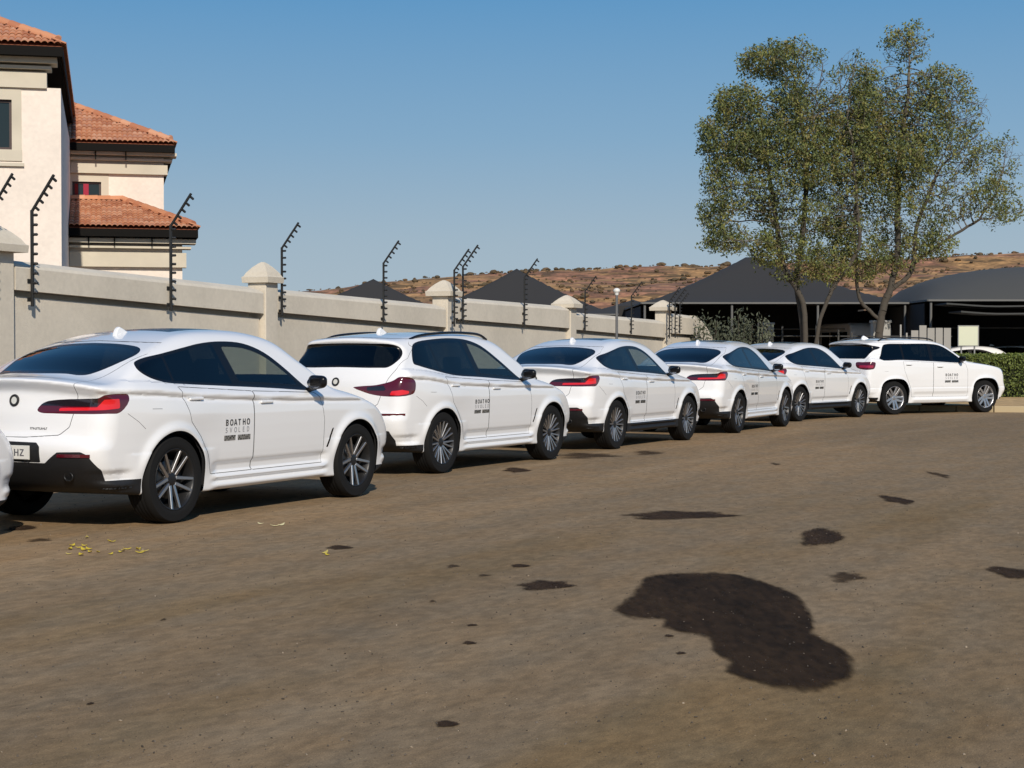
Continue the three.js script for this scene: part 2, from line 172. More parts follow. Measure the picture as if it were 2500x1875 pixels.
// dual contouring on a grid, each vertex pulled onto the surface
function surfaceNet(F, lo, hi, c) {
  const n = lo.map((l, i) => Math.ceil((hi[i] - l) / c) + 1); lo = [lo[0], lo[1], -(n[2] - 1) * c / 2]; const [nx, ny, nz] = n, V = new Float32Array(nx * ny * nz), id = (i, j, k) => (k * ny + j) * nx + i;
  const zs = Array.from({ length: nz }, (_, k) => lo[2] + k * c), half = Math.floor((nz - 1) / 2);
  for (let k = 0; k < nz; k++) { if (k > half) { V.copyWithin(k * ny * nx, (nz - 1 - k) * ny * nx, (nz - k) * ny * nx); continue; } for (let j = 0; j < ny; j++) for (let i = 0; i < nx; i++) V[id(i, j, k)] = F(lo[0] + i * c, lo[1] + j * c, zs[k]); }
  const cell = new Int32Array(nx * ny * nz).fill(-1), P = [], N = [], I = [];
  const grad = (x, y, z) => { const e = 0.004; return [F(x + e, y, z) - F(x - e, y, z), F(x, y + e, z) - F(x, y - e, z), F(x, y, z + e) - F(x, y, z - e)].map((g) => g / (2 * e)); };
  for (let k = 0; k < nz - 1; k++) for (let j = 0; j < ny - 1; j++) for (let i = 0; i < nx - 1; i++) {
    let m = 0, sx = 0, sy = 0, sz = 0, cnt = 0; const v = [];
    for (let b = 0; b < 8; b++) { v[b] = V[id(i + (b & 1), j + (b >> 1 & 1), k + (b >> 2))]; if (v[b] < 0) m |= 1 << b; }
    if (m === 0 || m === 255) continue;
    for (let a = 0; a < 8; a++) for (let ax = 0; ax < 3; ax++) { const b = a | 1 << ax; if (b === a || (v[a] < 0) === (v[b] < 0)) continue; const t = v[a] / (v[a] - v[b]); sx += (a & 1) + (ax === 0 ? t : 0); sy += (a >> 1 & 1) + (ax === 1 ? t : 0); sz += (a >> 2) + (ax === 2 ? t : 0); cnt++; }
    let x = lo[0] + (i + sx / cnt) * c, y = lo[1] + (j + sy / cnt) * c, z = lo[2] + (k + sz / cnt) * c, g;
    for (let it = 0; it < 3; it++) { const f = F(x, y, z); g = grad(x, y, z); const q = Math.max(0.2, g[0] * g[0] + g[1] * g[1] + g[2] * g[2]), s = Math.max(-c * 0.4, Math.min(c * 0.4, f / q)); x -= s * g[0]; y -= s * g[1]; z -= s * g[2]; }
    g = grad(x, y, z); const l = Math.hypot(...g) || 1;
    cell[id(i, j, k)] = P.length / 3; P.push(x, y, z); N.push(g[0] / l, g[1] / l, g[2] / l);
  }
  const quad = (a, b, d, e, flip) => { if (a < 0 || b < 0 || d < 0 || e < 0) return; if (flip) I.push(a, d, b, a, e, d); else I.push(a, b, d, a, d, e); };
  for (let k = 1; k < nz - 1; k++) for (let j = 1; j < ny - 1; j++) for (let i = 1; i < nx - 1; i++) {
    const s = V[id(i, j, k)] < 0;
    if (s !== V[id(i + 1, j, k)] < 0) quad(cell[id(i, j - 1, k - 1)], cell[id(i, j, k - 1)], cell[id(i, j, k)], cell[id(i, j - 1, k)], !s);
    if (s !== V[id(i, j + 1, k)] < 0) quad(cell[id(i - 1, j, k - 1)], cell[id(i - 1, j, k)], cell[id(i, j, k)], cell[id(i, j, k - 1)], !s);
    if (s !== V[id(i, j, k + 1)] < 0) quad(cell[id(i - 1, j - 1, k)], cell[id(i, j - 1, k)], cell[id(i, j, k)], cell[id(i - 1, j, k)], !s);
  }
  return { P, N, I };
}
// cut a surface along f = 0: [the part where f < 0, the rest]
function cut(m, f) {
  const n = m.P.length / 3, v = new Float32Array(n); let any = false; for (let i = 0; i < n; i++) { v[i] = f(m.P[3 * i], m.P[3 * i + 1], m.P[3 * i + 2]); if (v[i] < 0) any = true; }
  const A = { P: m.P, N: m.N, I: [] }, B = { P: m.P, N: m.N, I: [] }; if (!any) return [A, m];
  const P = m.P.slice(), N = m.N.slice(), made = new Map(); A.P = B.P = P; A.N = B.N = N;
  const mid = (a, b) => { const key = a < b ? a * 4194304 + b : b * 4194304 + a; let k = made.get(key); if (k === undefined) { const t = v[a] / (v[a] - v[b]); k = P.length / 3; for (let c = 0; c < 3; c++) { P.push(lerp(P[3 * a + c], P[3 * b + c], t)); } const q = [0, 1, 2].map((c) => lerp(N[3 * a + c], N[3 * b + c], t)), l = Math.hypot(...q) || 1; N.push(q[0] / l, q[1] / l, q[2] / l); made.set(key, k); } return k; };
  for (let i = 0; i < m.I.length; i += 3) {
    const t = [m.I[i], m.I[i + 1], m.I[i + 2]], s = t.map((k) => v[k] < 0), c = s[0] + s[1] + s[2];
    if (c === 3) { A.I.push(...t); continue; } if (c === 0) { B.I.push(...t); continue; }
    const lone = c === 1, k = s.indexOf(lone), a = t[k], b = t[(k + 1) % 3], d = t[(k + 2) % 3], ab = mid(a, b), ad = mid(a, d);
    (lone ? A : B).I.push(a, ab, ad); (lone ? B : A).I.push(ab, b, d, ab, d, ad);
  }
  return [A, B];
}
// the same, with a gap of 2 g between the two parts: an open seam
function cutGap(m, f, g = 0.0027) {
  const n = m.P.length / 3, [A, B] = cut(m, f); if (!A.I.length || A.P === m.P) return [A, B];
  const P2 = A.P.slice(), e = 0.002; B.P = P2;
  for (let i = n; i < A.P.length / 3; i++) { const x = A.P[3 * i], y = A.P[3 * i + 1], z = A.P[3 * i + 2]; let q = [f(x + e, y, z) - f(x - e, y, z), f(x, y + e, z) - f(x, y - e, z), f(x, y, z + e) - f(x, y, z - e)]; const l = Math.hypot(...q) || 1; for (let c = 0; c < 3; c++) { A.P[3 * i + c] -= q[c] / l * g; P2[3 * i + c] += q[c] / l * g; } }
  return [A, B];
}
function geoOf(m, push = 0) { const map = new Map(), P = [], N = [], I = []; for (const i of m.I) { let k = map.get(i); if (k === undefined) { k = P.length / 3; map.set(i, k); for (let c = 0; c < 3; c++) { P.push(m.P[3 * i + c] + push * m.N[3 * i + c]); N.push(m.N[3 * i + c]); } } I.push(k); } const g = new THREE.BufferGeometry(); g.setAttribute('position', new THREE.Float32BufferAttribute(P, 3)); g.setAttribute('normal', new THREE.Float32BufferAttribute(N, 3)); g.setIndex(I); return g; }

// ---------------------------------------------------------------- car materials
const M = {
  paint: phys(0.83, 0.83, 0.83, 0.30, { clearcoat: 1, clearcoatRoughness: 0.03, side: THREE.DoubleSide }),
  gloss: phys(0.006, 0.006, 0.007, 0.25, { specularIntensity: 0.6, side: THREE.DoubleSide }),
  plastic: std(0.009, 0.009, 0.010, 0.6, { side: THREE.DoubleSide }),
  dark: std(0.010, 0.010, 0.011, 0.9, { side: THREE.DoubleSide }),
  cloth: std(0.020, 0.019, 0.018, 0.85),
  rubber: phys(0.009, 0.009, 0.009, 0.85, { specularIntensity: 0.5 }),
  alloy: std(0.46, 0.46, 0.47, 0.32, { metalness: 0.95 }), alloyBright: std(0.55, 0.55, 0.56, 0.36, { metalness: 0.9 }),
  alloyDark: std(0.018, 0.018, 0.019, 0.4, { metalness: 0.3 }),
  steel: std(0.10, 0.097, 0.094, 0.45, { metalness: 1 }),
  chrome: std(0.75, 0.75, 0.77, 0.12, { metalness: 1 }),
  tint: phys(0.022, 0.025, 0.026, 0.02, { transmission: 1, thickness: 0, ior: 1.5, side: THREE.DoubleSide }),
  clear: phys(0.52, 0.57, 0.54, 0.02, { transmission: 1, thickness: 0, ior: 1.5, side: THREE.DoubleSide }),
  redDark: phys(0.085, 0.004, 0.010, 0.12, { clearcoat: 1, clearcoatRoughness: 0.03, side: THREE.DoubleSide }),
  redBright: phys(0.72, 0.012, 0.016, 0.2, { clearcoat: 1, clearcoatRoughness: 0.03, side: THREE.DoubleSide }),
  redSmoke: phys(0.016, 0.010, 0.012, 0.12, { clearcoat: 1, clearcoatRoughness: 0.03, side: THREE.DoubleSide }),
  lampGlass: phys(0.22, 0.23, 0.25, 0.12, { metalness: 0.6, clearcoat: 1, side: THREE.DoubleSide }),
  plate: std(0.62, 0.62, 0.58, 0.5),
};
// printed stickers: rows of letter strokes, as unsharp as the photograph shows them
function strokeTex(w, h, draw) { const c = document.createElement('canvas'); c.width = w; c.height = h; const x = c.getContext('2d'); x.clearRect(0, 0, w, h); draw(x, w, h); const t = new THREE.CanvasTexture(c); t.colorSpace = THREE.SRGBColorSpace; t.magFilter = THREE.LinearFilter; return t; }
const stickerTex = strokeTex(256, 136, (x) => {
  x.textBaseline = 'alphabetic'; x.fillStyle = '#26262a'; x.font = 'bold 50px sans-serif'; const a = 'BOATHO'; [...a].forEach((ch, i) => x.fillText(ch, 10 + i * 41, 42));
  x.fillStyle = '#85858c'; x.font = '40px sans-serif'; [...'SVOLED'].forEach((ch, i) => x.fillText(ch, 12 + i * 41, 82));
  const R = rng(3); x.fillStyle = '#2c2c29'; for (const [x0, x1] of [[4, 112], [134, 252]]) for (let i = x0; i < x1; i += 9) { x.fillRect(i, 98, 6, 30); x.fillRect(i, 98 + Math.floor(R() * 3) * 11, 9, 8); }
});
const stickerMat = new THREE.MeshStandardMaterial({ map: stickerTex, transparent: true, roughness: 0.45 });
const badgeMat = new THREE.MeshStandardMaterial({ transparent: true, roughness: 0.3, map: strokeTex(128, 24, (x) => { const R = rng(12); x.fillStyle = '#3a3a3c'; for (let i = 3; i < 122; i += 11) { x.fillRect(i, 4, 4, 16); x.fillRect(i, 4 + Math.floor(R() * 3) * 6, 9, 4); } }) });
const plateMat = new THREE.MeshStandardMaterial({ roughness: 0.5, map: strokeTex(256, 64, (x) => { x.fillStyle = '#d9d8d2'; x.fillRect(0, 0, 256, 64); x.fillStyle = '#5c5c60'; x.font = 'bold 48px sans-serif'; x.fillText('HZ', 172, 50); x.fillRect(140, 28, 22, 8); for (const i of [12, 44, 76, 108]) { x.fillRect(i, 14, 8, 36); x.fillRect(i, 14 + (i % 3) * 14, 22, 8); } }) });

// ---------------------------------------------------------------- wheels
function makeWheel(R, kind) {
  const w = new THREE.Group(); w.name = 'wheel'; const rr = R * 0.70, hw = 0.122;
  const prof = [[rr, -hw + 0.012], [rr + 0.012, -hw], [lerp(rr, R, 0.45), -hw - 0.004], [lerp(rr, R, 0.8), -hw + 0.004], [R - 0.012, -hw + 0.016], [R - 0.002, -hw + 0.034]];
  for (const g of [-0.055, -0.02, 0.02, 0.055]) prof.push([R, g - 0.006], [R - 0.008, g - 0.004], [R - 0.008, g + 0.004], [R, g + 0.006]);
  prof.push([R - 0.002, hw - 0.034], [R - 0.012, hw - 0.016], [lerp(rr, R, 0.86), hw - 0.002], [lerp(rr, R, 0.8), hw + 0.003], [lerp(rr, R, 0.76), hw - 0.001], [lerp(rr, R, 0.45), hw + 0.004], [lerp(rr, R, 0.3), hw + 0.001], [rr + 0.012, hw], [rr, hw - 0.012]);
  const lathe = (p, seg = 64) => { const g = new THREE.LatheGeometry(p.map(([r, y]) => new THREE.Vector2(r, y)), seg); g.rotateX(Math.PI / 2); return g; };
  mesh('tyre', lathe(prof), M.rubber, w);
  mesh('rim', lathe([[rr - 0.03, -0.10], [rr - 0.028, 0.05], [rr - 0.012, hw - 0.025], [rr + 0.002, hw - 0.010], [rr + 0.004, hw - 0.004], [rr - 0.004, hw - 0.004], [rr - 0.016, hw - 0.018], [rr - 0.04, 0.04], [rr - 0.045, -0.10]]), kind === 'jeep' ? M.alloyBright : M.alloyDark, w);
  mesh('brake_disc', lathe([[0.03, 0.02], [0.165, 0.02], [0.165, 0.045], [0.09, 0.045], [0.085, 0.06], [0.03, 0.06]], 40), M.steel, w);
  mesh('wheel_backing', lathe([[0.02, -0.06], [rr - 0.02, -0.06]], 40), M.dark, w);
  mesh('hub_cap', lathe([[0.001, 0.088], [0.03, 0.088], [0.062, 0.082], [0.075, 0.06], [0.07, 0.03]], 32), kind === 'jeep' ? M.alloyBright : M.alloyDark, w);
  const n = kind === 'multi' ? 9 : 5;
  for (let i = 0; i < n; i++) {
    const list = [], a = i / n * Math.PI * 2 + 0.31;
    for (const s of [-1, 1]) {
      const sh = new THREE.Shape(), o = s * (kind === 'jeep' ? 0.034 : kind === 'multi' ? 0.006 : 0.030), b = kind === 'jeep' ? 0.026 : kind === 'multi' ? 0.0075 : 0.0115, o2 = s * (kind === 'jeep' ? 0.05 : kind === 'multi' ? 0.040 : 0.052);
      sh.moveTo(o * 0.8 - b, 0.05); sh.lineTo(o2 - b * 0.8, rr - 0.012); sh.lineTo(o2 + b * 0.8, rr - 0.012); sh.lineTo(o * 0.8 + b, 0.05); sh.closePath();
      const g = new THREE.ExtrudeGeometry(sh, { depth: 0.022, bevelEnabled: true, bevelSize: 0.004, bevelThickness: 0.004, bevelSegments: 1, steps: 1 });
      const p = g.attributes.position; for (let k = 0; k < p.count; k++) p.setZ(k, p.getZ(k) + 0.058 + 0.03 * (p.getY(k) - 0.05) / (rr - 0.06));
      g.computeVertexNormals(); g.rotateZ(a); list.push(g);
    }
    mesh('spoke', merged(list), kind === 'jeep' ? M.alloyBright : M.alloy, w);
  }
  return w;
}

// ---------------------------------------------------------------- a whole car: x runs to the nose, z to its right-hand side, y = 0 is the road
function makeCar(spec) {
  const F = field(spec), car = new THREE.Group(), wb = spec.wb / 2, R = spec.R; car.name = spec.name;
  let body = surfaceNet(F, [-2.62, 0.1, -1.1], [2.62, spec.top + 0.06, 1.1], spec.cell);
  let p; const poly = {};
  const e = spec.archPow ?? 2, arch = (x, y) => { let d = 9; for (const a of [-wb, wb]) { const dx = Math.abs(x - a) * (spec.archX ?? 1), dy = Math.abs(y - R); d = Math.min(d, (y > R && e > 2 ? (dx ** e + dy ** e) ** (1 / e) : Math.hypot(dx, dy)) - spec.arch); } return d; };
  const sR = (x, z) => Math.abs(z) + Math.max(0, x + 2.25), sF = (x, z) => Math.abs(z) + Math.max(0, 2.12 - x);
  const take = (f) => { const r = cut(body, f); body = r[1]; return r[0]; };
  const add = (name, m, mat, parent = car, push = 0) => m.I.length ? mesh(name, geoOf(m, push), mat, parent) : null;
  take((x, y, z) => Math.max(arch(x, y), 0.5 - Math.abs(z)));
  p = take((x, y, z) => spec.under(x, y, Math.abs(z))); add('underbody', p, M.plastic);
  // glass
  const dlo = smoothPoly(spec.dlo, 4), side = (s, f) => (x, y, z) => Math.max(f(x, y), 0.5 - s * z);
  const panes = {};
  for (const s of [1, -1]) {
    let trim = take(side(s, (x, y) => sdPoly(dlo, x, y)));
    panes[s] = spec.panes.map((q) => { const r = cut(trim, (x, y) => Math.max(sdPoly(dlo, x, y) + (q.clear ? 0.05 : 0.024), sdPoly(q.p, x, y))); trim = r[1]; return [r[0], q]; });
    add('window_trim', trim, M.gloss);
  }
  const rg = smoothPoly(spec.rearGlass, 4); p = take((x, y, z) => Math.max(sdPoly(rg, Math.abs(z), y), x + 1.0)); 
  let r = cut(p, (x, y, z) => sdPoly(rg, Math.abs(z), y) + 0.022); const rearPane = r[0], rearTrim = r[1];
  p = take((x, y, z) => Math.max(sdPoly(spec.screen, Math.abs(z), y), 0.2 - x)); r = cut(p, (x, y, z) => sdPoly(spec.screen, Math.abs(z), y) + 0.02); add('windscreen', r[0], M.clear); add('windscreen_trim', r[1], M.gloss);
  if (spec.sunroof) { p = take((x, y, z) => Math.max(sdPoly(spec.sunroof, x, Math.abs(z)), 1.45 - y)); add('sunroof', p, M.gloss); }
  // lamps
  const lampPoly = smoothPoly(spec.lamp, 3);
  for (const s of [1, -1]) {
    p = take((x, y, z) => Math.max(sdPoly(lampPoly, sR(x, z), y), -s * z, x + 1.5));
    const parts = spec.lampParts.map(([name, q, mat]) => { const c = cut(p, (x, y, z) => sdPoly(q, sR(x, z), y)); p = c[1]; return [name, c[0], mat]; });
    const L = add('tail_lamp', p, M.redDark); for (const [n, m, mat] of parts) add(n, m, mat, L, 0.002);
    p = take((x, y, z) => Math.max(sdPoly(spec.headlamp, sF(x, z), y), -s * z, 1.2 - x)); add('headlamp', p, M.lampGlass);
  }
  p = take((x, y, z) => Math.max(spec.grille(y, Math.abs(z)), 1.6 - x)); add('grille', p, M.gloss);
  p = take((x, y, z) => Math.max(spec.intake(y, Math.abs(z)), 1.6 - x)); add('front_intake', p, M.plastic);
  p = take((x, y, z) => Math.max(spec.diffuser(y, sR(x, z)), x + 1.85)); const dif = add('rear_diffuser', p, M.plastic);
  if (spec.plateRecess) { p = take((x, y, z) => Math.max(sdPoly(spec.plateRecess, Math.abs(z), y), x + 1.9)); add('plate_recess', p, M.plastic); }
  // side skirts
  p = take((x, y, z) => Math.max(y - spec.skirt, Math.abs(x) - 1.25, 0.6 - Math.abs(z))); add('side_skirt', p, spec.skirtDark ? M.plastic : M.paint);
  if (spec.vent) for (const s of [1, -1]) { p = take((x, y, z) => Math.max(sdPoly(spec.vent, x, y), 0.5 - s * z)); add('fender_vent', p, M.gloss); }
  // seams are open gaps onto the dark inner shell
  // tailgate with its window
  const takeGap = (f) => { const r = cutGap(body, f); body = r[1]; return r[0]; };
  p = takeGap((x, y, z) => Math.max(sdPoly(spec.gate, Math.abs(z), y), x + 1.0));
  const gate = add('tailgate', p, M.paint); add('rear_window', rearPane, M.tint, gate); add('rear_window_trim', rearTrim, M.gloss, gate);
  // doors with their panes and handles
  const surfZ = (x, y) => { let a = 0.3, b = 1.1; for (let i = 0; i < 30; i++) { const m = (a + b) / 2; if (F(x, y, m) < 0) a = m; else b = m; } return a; };
  const surfX = (y, z, front = false) => { let a = front ? 1.2 : -1.2, b = front ? 2.7 : -2.7; for (let i = 0; i < 30; i++) { const m = (a + b) / 2; if (F(m, y, z) < 0) a = m; else b = m; } return a; };
  for (const s of [1, -1]) for (const d of spec.doors) {
    p = takeGap(side(s, (x, y) => sdPoly(d.p, x, y)));
    const door = add('door', p, M.paint);
    for (const [m, q] of panes[s]) if (q.door === d.name) add('window_pane', m, q.clear ? M.clear : M.tint, door);
    const [hx, hy] = d.handle, hz = surfZ(hx, hy) + 0.016, h = new RoundedBoxGeometry(0.19, 0.026, 0.022, 3, 0.010); h.translate(hx, hy, s * hz);
    mesh('handle', h, M.paint, door);
    const cup = new RoundedBoxGeometry(0.12, 0.03, 0.008, 2, 0.003); cup.translate(hx, hy - 0.012, s * (hz - 0.014)); mesh('handle_cup', cup, M.dark, door);
    if (d.sticker && s > 0) { const [x0, y0, x1, y1] = d.sticker, g = new THREE.PlaneGeometry(x1 - x0, y1 - y0, 8, 8), q = g.attributes.position; for (let i = 0; i < q.count; i++) { const x = (x0 + x1) / 2 + q.getX(i), y = (y0 + y1) / 2 + q.getY(i); q.setXYZ(i, x, y, surfZ(x, y) + 0.003); } g.computeVertexNormals(); mesh('sticker', g, stickerMat, door); }
  }
  for (const s of [1, -1]) for (const [m, q] of panes[s]) if (!q.door) add('quarter_pane', m, M.tint);
  { const list = []; for (const s of [1, -1]) for (const l of spec.seams) { const pts = []; for (let i = 0; i < l.length - 1; i++) for (let k = 0; k < 6; k++) { const x = lerp(l[i][0], l[i + 1][0], k / 6), y = lerp(l[i][1], l[i + 1][1], k / 6); pts.push(new THREE.Vector3(x, y, s * surfZ(x, y))); } list.push(new THREE.TubeGeometry(new THREE.CatmullRomCurve3(pts), 40, 0.0017, 5)); } mesh('panel_seam', merged(list), M.dark, car); }
  add('body', body, M.paint);
  // inner shell
  let ln = surfaceNet((x, y, z) => F(x, y, z) + 0.034, [-2.6, 0.1, -1.1], [2.6, spec.top + 0.06, 1.1], 0.045);
  ln = cut(ln, (x, y, z) => Math.max(Math.min(...spec.panes.map((q) => sdPoly(q.p, x, y))), sdPoly(dlo, x, y) + 0.01, 0.5 - Math.abs(z)))[1];
  ln = cut(ln, (x, y, z) => Math.max(sdPoly(rg, Math.abs(z), y) + 0.01, x + 1.0))[1]; ln = cut(ln, (x, y, z) => Math.max(sdPoly(spec.screen, Math.abs(z), y) + 0.01, 0.2 - x))[1];
  ln = cut(ln, (x, y, z) => Math.max(arch(x, y), 0.45 - Math.abs(z)))[1]; add('cabin_lining', ln, M.dark);
  // wheels and wells
  for (const a of [-wb, wb]) for (const s of [1, -1]) {
    const w = spec.wheel.clone(); w.name = 'wheel'; car.add(w); w.position.set(a, R, s * spec.track); if (s < 0) w.rotation.y = Math.PI; w.rotation.z = a * 0.7;
    const sh = new THREE.CylinderGeometry(spec.arch + 0.012, spec.arch + 0.012, 0.36, 40, 1, true, Math.PI * 0.45, Math.PI * 1.1); sh.rotateX(Math.PI / 2); sh.scale(1 / (spec.archX ?? 1), 1, 1); sh.translate(a, R, s * 0.66); const dc = new THREE.CircleGeometry(spec.arch + 0.012, 40, -0.15, Math.PI + 0.3); dc.translate(a, R, s * 0.5); mesh('wheel_arch_liner', merged([sh, dc]), M.dark, car);
  }
  // mirrors
  for (const s of [1, -1]) { const [mx, my, mz] = spec.mirror, g = new RoundedBoxGeometry(0.12, 0.15, 0.21, 4, 0.055), q = g.attributes.position; for (let i = 0; i < q.count; i++) { const t = q.getZ(i) / 0.21 + 0.5, k = lerp(1, 0.74, t); q.setY(i, q.getY(i) * k + 0.01 * t); q.setX(i, q.getX(i) * k - 0.03 * t); } g.scale(1, 1, s); if (s < 0) { const ix = g.index; if (ix) for (let i = 0; i < ix.count; i += 3) { const t = ix.getX(i); ix.setX(i, ix.getX(i + 1)); ix.setX(i + 1, t); } } g.translate(mx, my, s * mz); g.computeVertexNormals();
    const mm = mesh('mirror', merged([g, bar([mx + 0.05, my - 0.085, s * (mz - 0.2)], [mx + 0.02, my - 0.045, s * (mz - 0.05)], 0.026, 10)]), spec.mirrorMat ?? M.gloss, car);
    const gl = new THREE.CircleGeometry(0.062, 24); gl.scale(1, 0.85, 1); gl.scale(1.35, 1, 1); gl.rotateY(-Math.PI / 2); gl.translate(mx - 0.062, my, s * (mz - 0.01)); mesh('mirror_glass', gl, M.chrome, mm); }
  // antenna fin
  { const [fx, fy] = spec.fin, sh = new THREE.Shape(); sh.moveTo(-0.09, 0); sh.quadraticCurveTo(-0.075, 0.055, -0.04, 0.068); sh.quadraticCurveTo(0.03, 0.045, 0.11, 0); sh.closePath(); const g = new THREE.ExtrudeGeometry(sh, { depth: 0.02, bevelEnabled: true, bevelSize: 0.008, bevelThickness: 0.012, bevelSegments: 3 }); g.translate(0, 0, -0.01); g.translate(fx, fy, 0); mesh('antenna_fin', g, M.paint, car); }
  if (spec.rails) for (const s of [1, -1]) { const c = new THREE.CatmullRomCurve3(spec.rails.map(([x, y, z]) => new THREE.Vector3(x, y, s * z))); mesh('roof_rail', new THREE.TubeGeometry(c, 40, 0.017, 8), spec.railMat, car); }
  // number plate, emblem, badge, reflectors, exhausts
  { const y = spec.plateY, x = surfX(y, 0.1) - (spec.plateOut ?? 0.006); mesh('number_plate', new RoundedBoxGeometry(0.012, 0.115, 0.5, 1, 0.004).translate(x, y, 0), M.plate, car); const g = new THREE.PlaneGeometry(0.49, 0.105); g.rotateY(-Math.PI / 2); g.translate(x - 0.0085, y, 0); mesh('plate_lettering', g, plateMat, car); }
  if (spec.emblemY) { const y = spec.emblemY, x = surfX(y, 0) - 0.006, n = F(x, y + 0.05, 0) - F(x, y - 0.05, 0), til = Math.atan2(n, 0.1) * 0.9; const ring = new THREE.TorusGeometry(0.040, 0.011, 8, 32), disc = new THREE.CylinderGeometry(0.038, 0.038, 0.008, 32); ring.rotateY(Math.PI / 2); disc.rotateZ(Math.PI / 2); const e = mesh('emblem', ring, M.plastic, gate); e.position.set(x, y, 0); e.rotation.z = -til; mesh('emblem_disc', disc, M.plate, gate).position.set(x + 0.001, y, 0); gate.children[gate.children.length - 1].rotation.z = -til;
    const by = spec.badge[1], bz = spec.badge[0]; for (const [k, q] of [['model_badge', bz]]) { const g = new THREE.PlaneGeometry(0.18, 0.028, 6, 1), pp = g.attributes.position; for (let i = 0; i < pp.count; i++) { const z = q + pp.getX(i), y2 = by + pp.getY(i); pp.setXYZ(i, surfX(y2, z) - 0.002, y2, z); } g.computeVertexNormals(); mesh(k, g, badgeMat, gate); } }
  for (const s of [1, -1]) { const [z0, z1, y] = spec.reflector, list = []; for (let i = 0; i < 4; i++) { const za = lerp(z0, z1, i / 4), zb = lerp(z0, z1, (i + 1) / 4), xa = surfX(y, za), xb = surfX(y, zb), g = new THREE.BoxGeometry(0.012, 0.026, Math.hypot(zb - za, xb - xa)); g.rotateY(-Math.atan2(xb - xa, zb - za) * -1); g.translate((xa + xb) / 2 - 0.002, y, (za + zb) / 2); list.push(g); } const g = merged(list); g.scale(1, 1, s); mesh('rear_reflector', g, M.redDark, car);
    if (spec.exhaust) { const [ez, ey] = spec.exhaust, t = new THREE.TorusGeometry(0.042, 0.008, 8, 28); t.scale(1, 0.8, 1); t.rotateY(Math.PI / 2); const c = new THREE.CylinderGeometry(0.04, 0.04, 0.1, 20, 1, true); c.rotateZ(Math.PI / 2); c.scale(1, 0.8, 1); c.translate(0.05, 0, 0); const g2 = merged([t, c]); g2.translate(surfX(ey, ez) - 0.012, ey, s * ez); mesh('exhaust_tip', g2, M.alloyDark, car); } }
  // seats
  const seat = (x, z, w) => { const b = new RoundedBoxGeometry(0.5, 0.14, w, 3, 0.05); b.translate(x, 0.62, z); const k = new RoundedBoxGeometry(0.14, 0.62, w, 3, 0.06); k.rotateZ(0.26); k.translate(x - 0.30, 0.93, z); const hs = w > 0.8 ? [-0.35, 0.35] : [0]; const hd = hs.map((o) => { const h = new RoundedBoxGeometry(0.10, 0.17, 0.25, 3, 0.045); h.rotateZ(0.2); h.translate(x - 0.40, 1.30, z + o); return h; }); mesh(w > 0.8 ? 'rear_bench' : 'front_seat', merged([b, k, ...hd]), M.cloth, car); };
  seat(0.12, 0.37, 0.5); seat(0.12, -0.37, 0.5); seat(-0.80, 0, 1.3);
  mesh('dashboard', new RoundedBoxGeometry(0.42, 0.26, 1.45, 3, 0.09).translate(0.86, 0.94, 0), M.dark, car);
  const sw = new THREE.TorusGeometry(0.18, 0.017, 8, 30); sw.rotateY(Math.PI / 2); sw.rotateZ(-0.4); sw.translate(0.55, 1.0, 0.37); mesh('steering_wheel', sw, M.dark, car);
  return car;
}
// ---------------------------------------------------------------- the three shapes of car
function bodyWidth(o) { return (x, y) => {
  const yb = y - (o.belt(x) - 1.13), rise = sstep(0.8, 1.05, y);
  let w = table(o.prof, lerp(y, yb, rise));
  if (y < 0.62) { const da = Math.min(Math.abs(x - o.wb / 2), Math.abs(x + o.wb / 2)) - o.arch, k = sstep(0.22, 0.06, da); w = lerp(w, 0.905 + 0.02 * sstep(0.25, 0.62, y), k); }
  if (yb > 1.13) w *= 1 - o.tailTaper * sstep(-0.7, -2.1, x);
  const rr = Math.max(0, -x - 1.45), ff = Math.max(0, x - 1.55);
  w *= 1 - o.rearPlan * rr * rr - o.frontPlan * ff * ff;
  w += o.haunch * Math.exp(-(((x + 1.3) / 0.5) ** 2)) * Math.exp(-(((y - 0.92) / 0.14) ** 2));
  for (const a of [-o.wb / 2, o.wb / 2]) { const d = Math.hypot(x - a, y - o.R) - o.arch; if (y > 0.2) w += o.flare * Math.exp(-(((d - 0.01) / 0.05) ** 2)) * sstep(1.1, 0.8, y) * sstep(0.34, 0.60, y); }
  return w;
}; }
const lowerProf = [[0.20, 0.85], [0.24, 0.880], [0.27, 0.908], [0.295, 0.912], [0.315, 0.884], [0.335, 0.905], [0.350, 0.924], [0.372, 0.915], [0.405, 0.876], [0.46, 0.882], [0.495, 0.910], [0.56, 0.917], [0.65, 0.923], [0.78, 0.928], [0.90, 0.929], [0.985, 0.921], [1.012, 0.905], [1.036, 0.926], [1.062, 0.930], [1.086, 0.910]];
const upperProf = (top, zt) => [[1.125, 0.868], [1.15, 0.846], [top, zt], [top + 0.3, zt - 0.22]];
const beltSlope = (x) => 1.13 - 0.038 * (x + 0.35) + 0.02 * sstep(-1.0, -1.7, x);
const W4 = { wb: 2.864, R: 0.37, arch: 0.412, flare: 0.024, haunch: 0.022, tailTaper: 0.035, rearPlan: 0.105, frontPlan: 0.14, belt: beltSlope, prof: [...lowerProf, ...upperProf(1.6, 0.625)] };
const wheelA = makeWheel(0.37, 'twin'), wheelJ = makeWheel(0.385, 'jeep'), wheelB = makeWheel(0.37, 'multi');
const nose = [[1.22, 1.165], [1.55, 1.105], [1.90, 1.010], [2.10, 0.915], [2.21, 0.80], [2.27, 0.66], [2.27, 0.48], [2.20, 0.32], [2.05, 0.24]];
const under4 = (x, y, az) => Math.min(Math.max(y - 0.30, az - 0.86), Math.max(y - 0.405, x + 1.85), Math.max(y - 0.30, 1.7 - x));
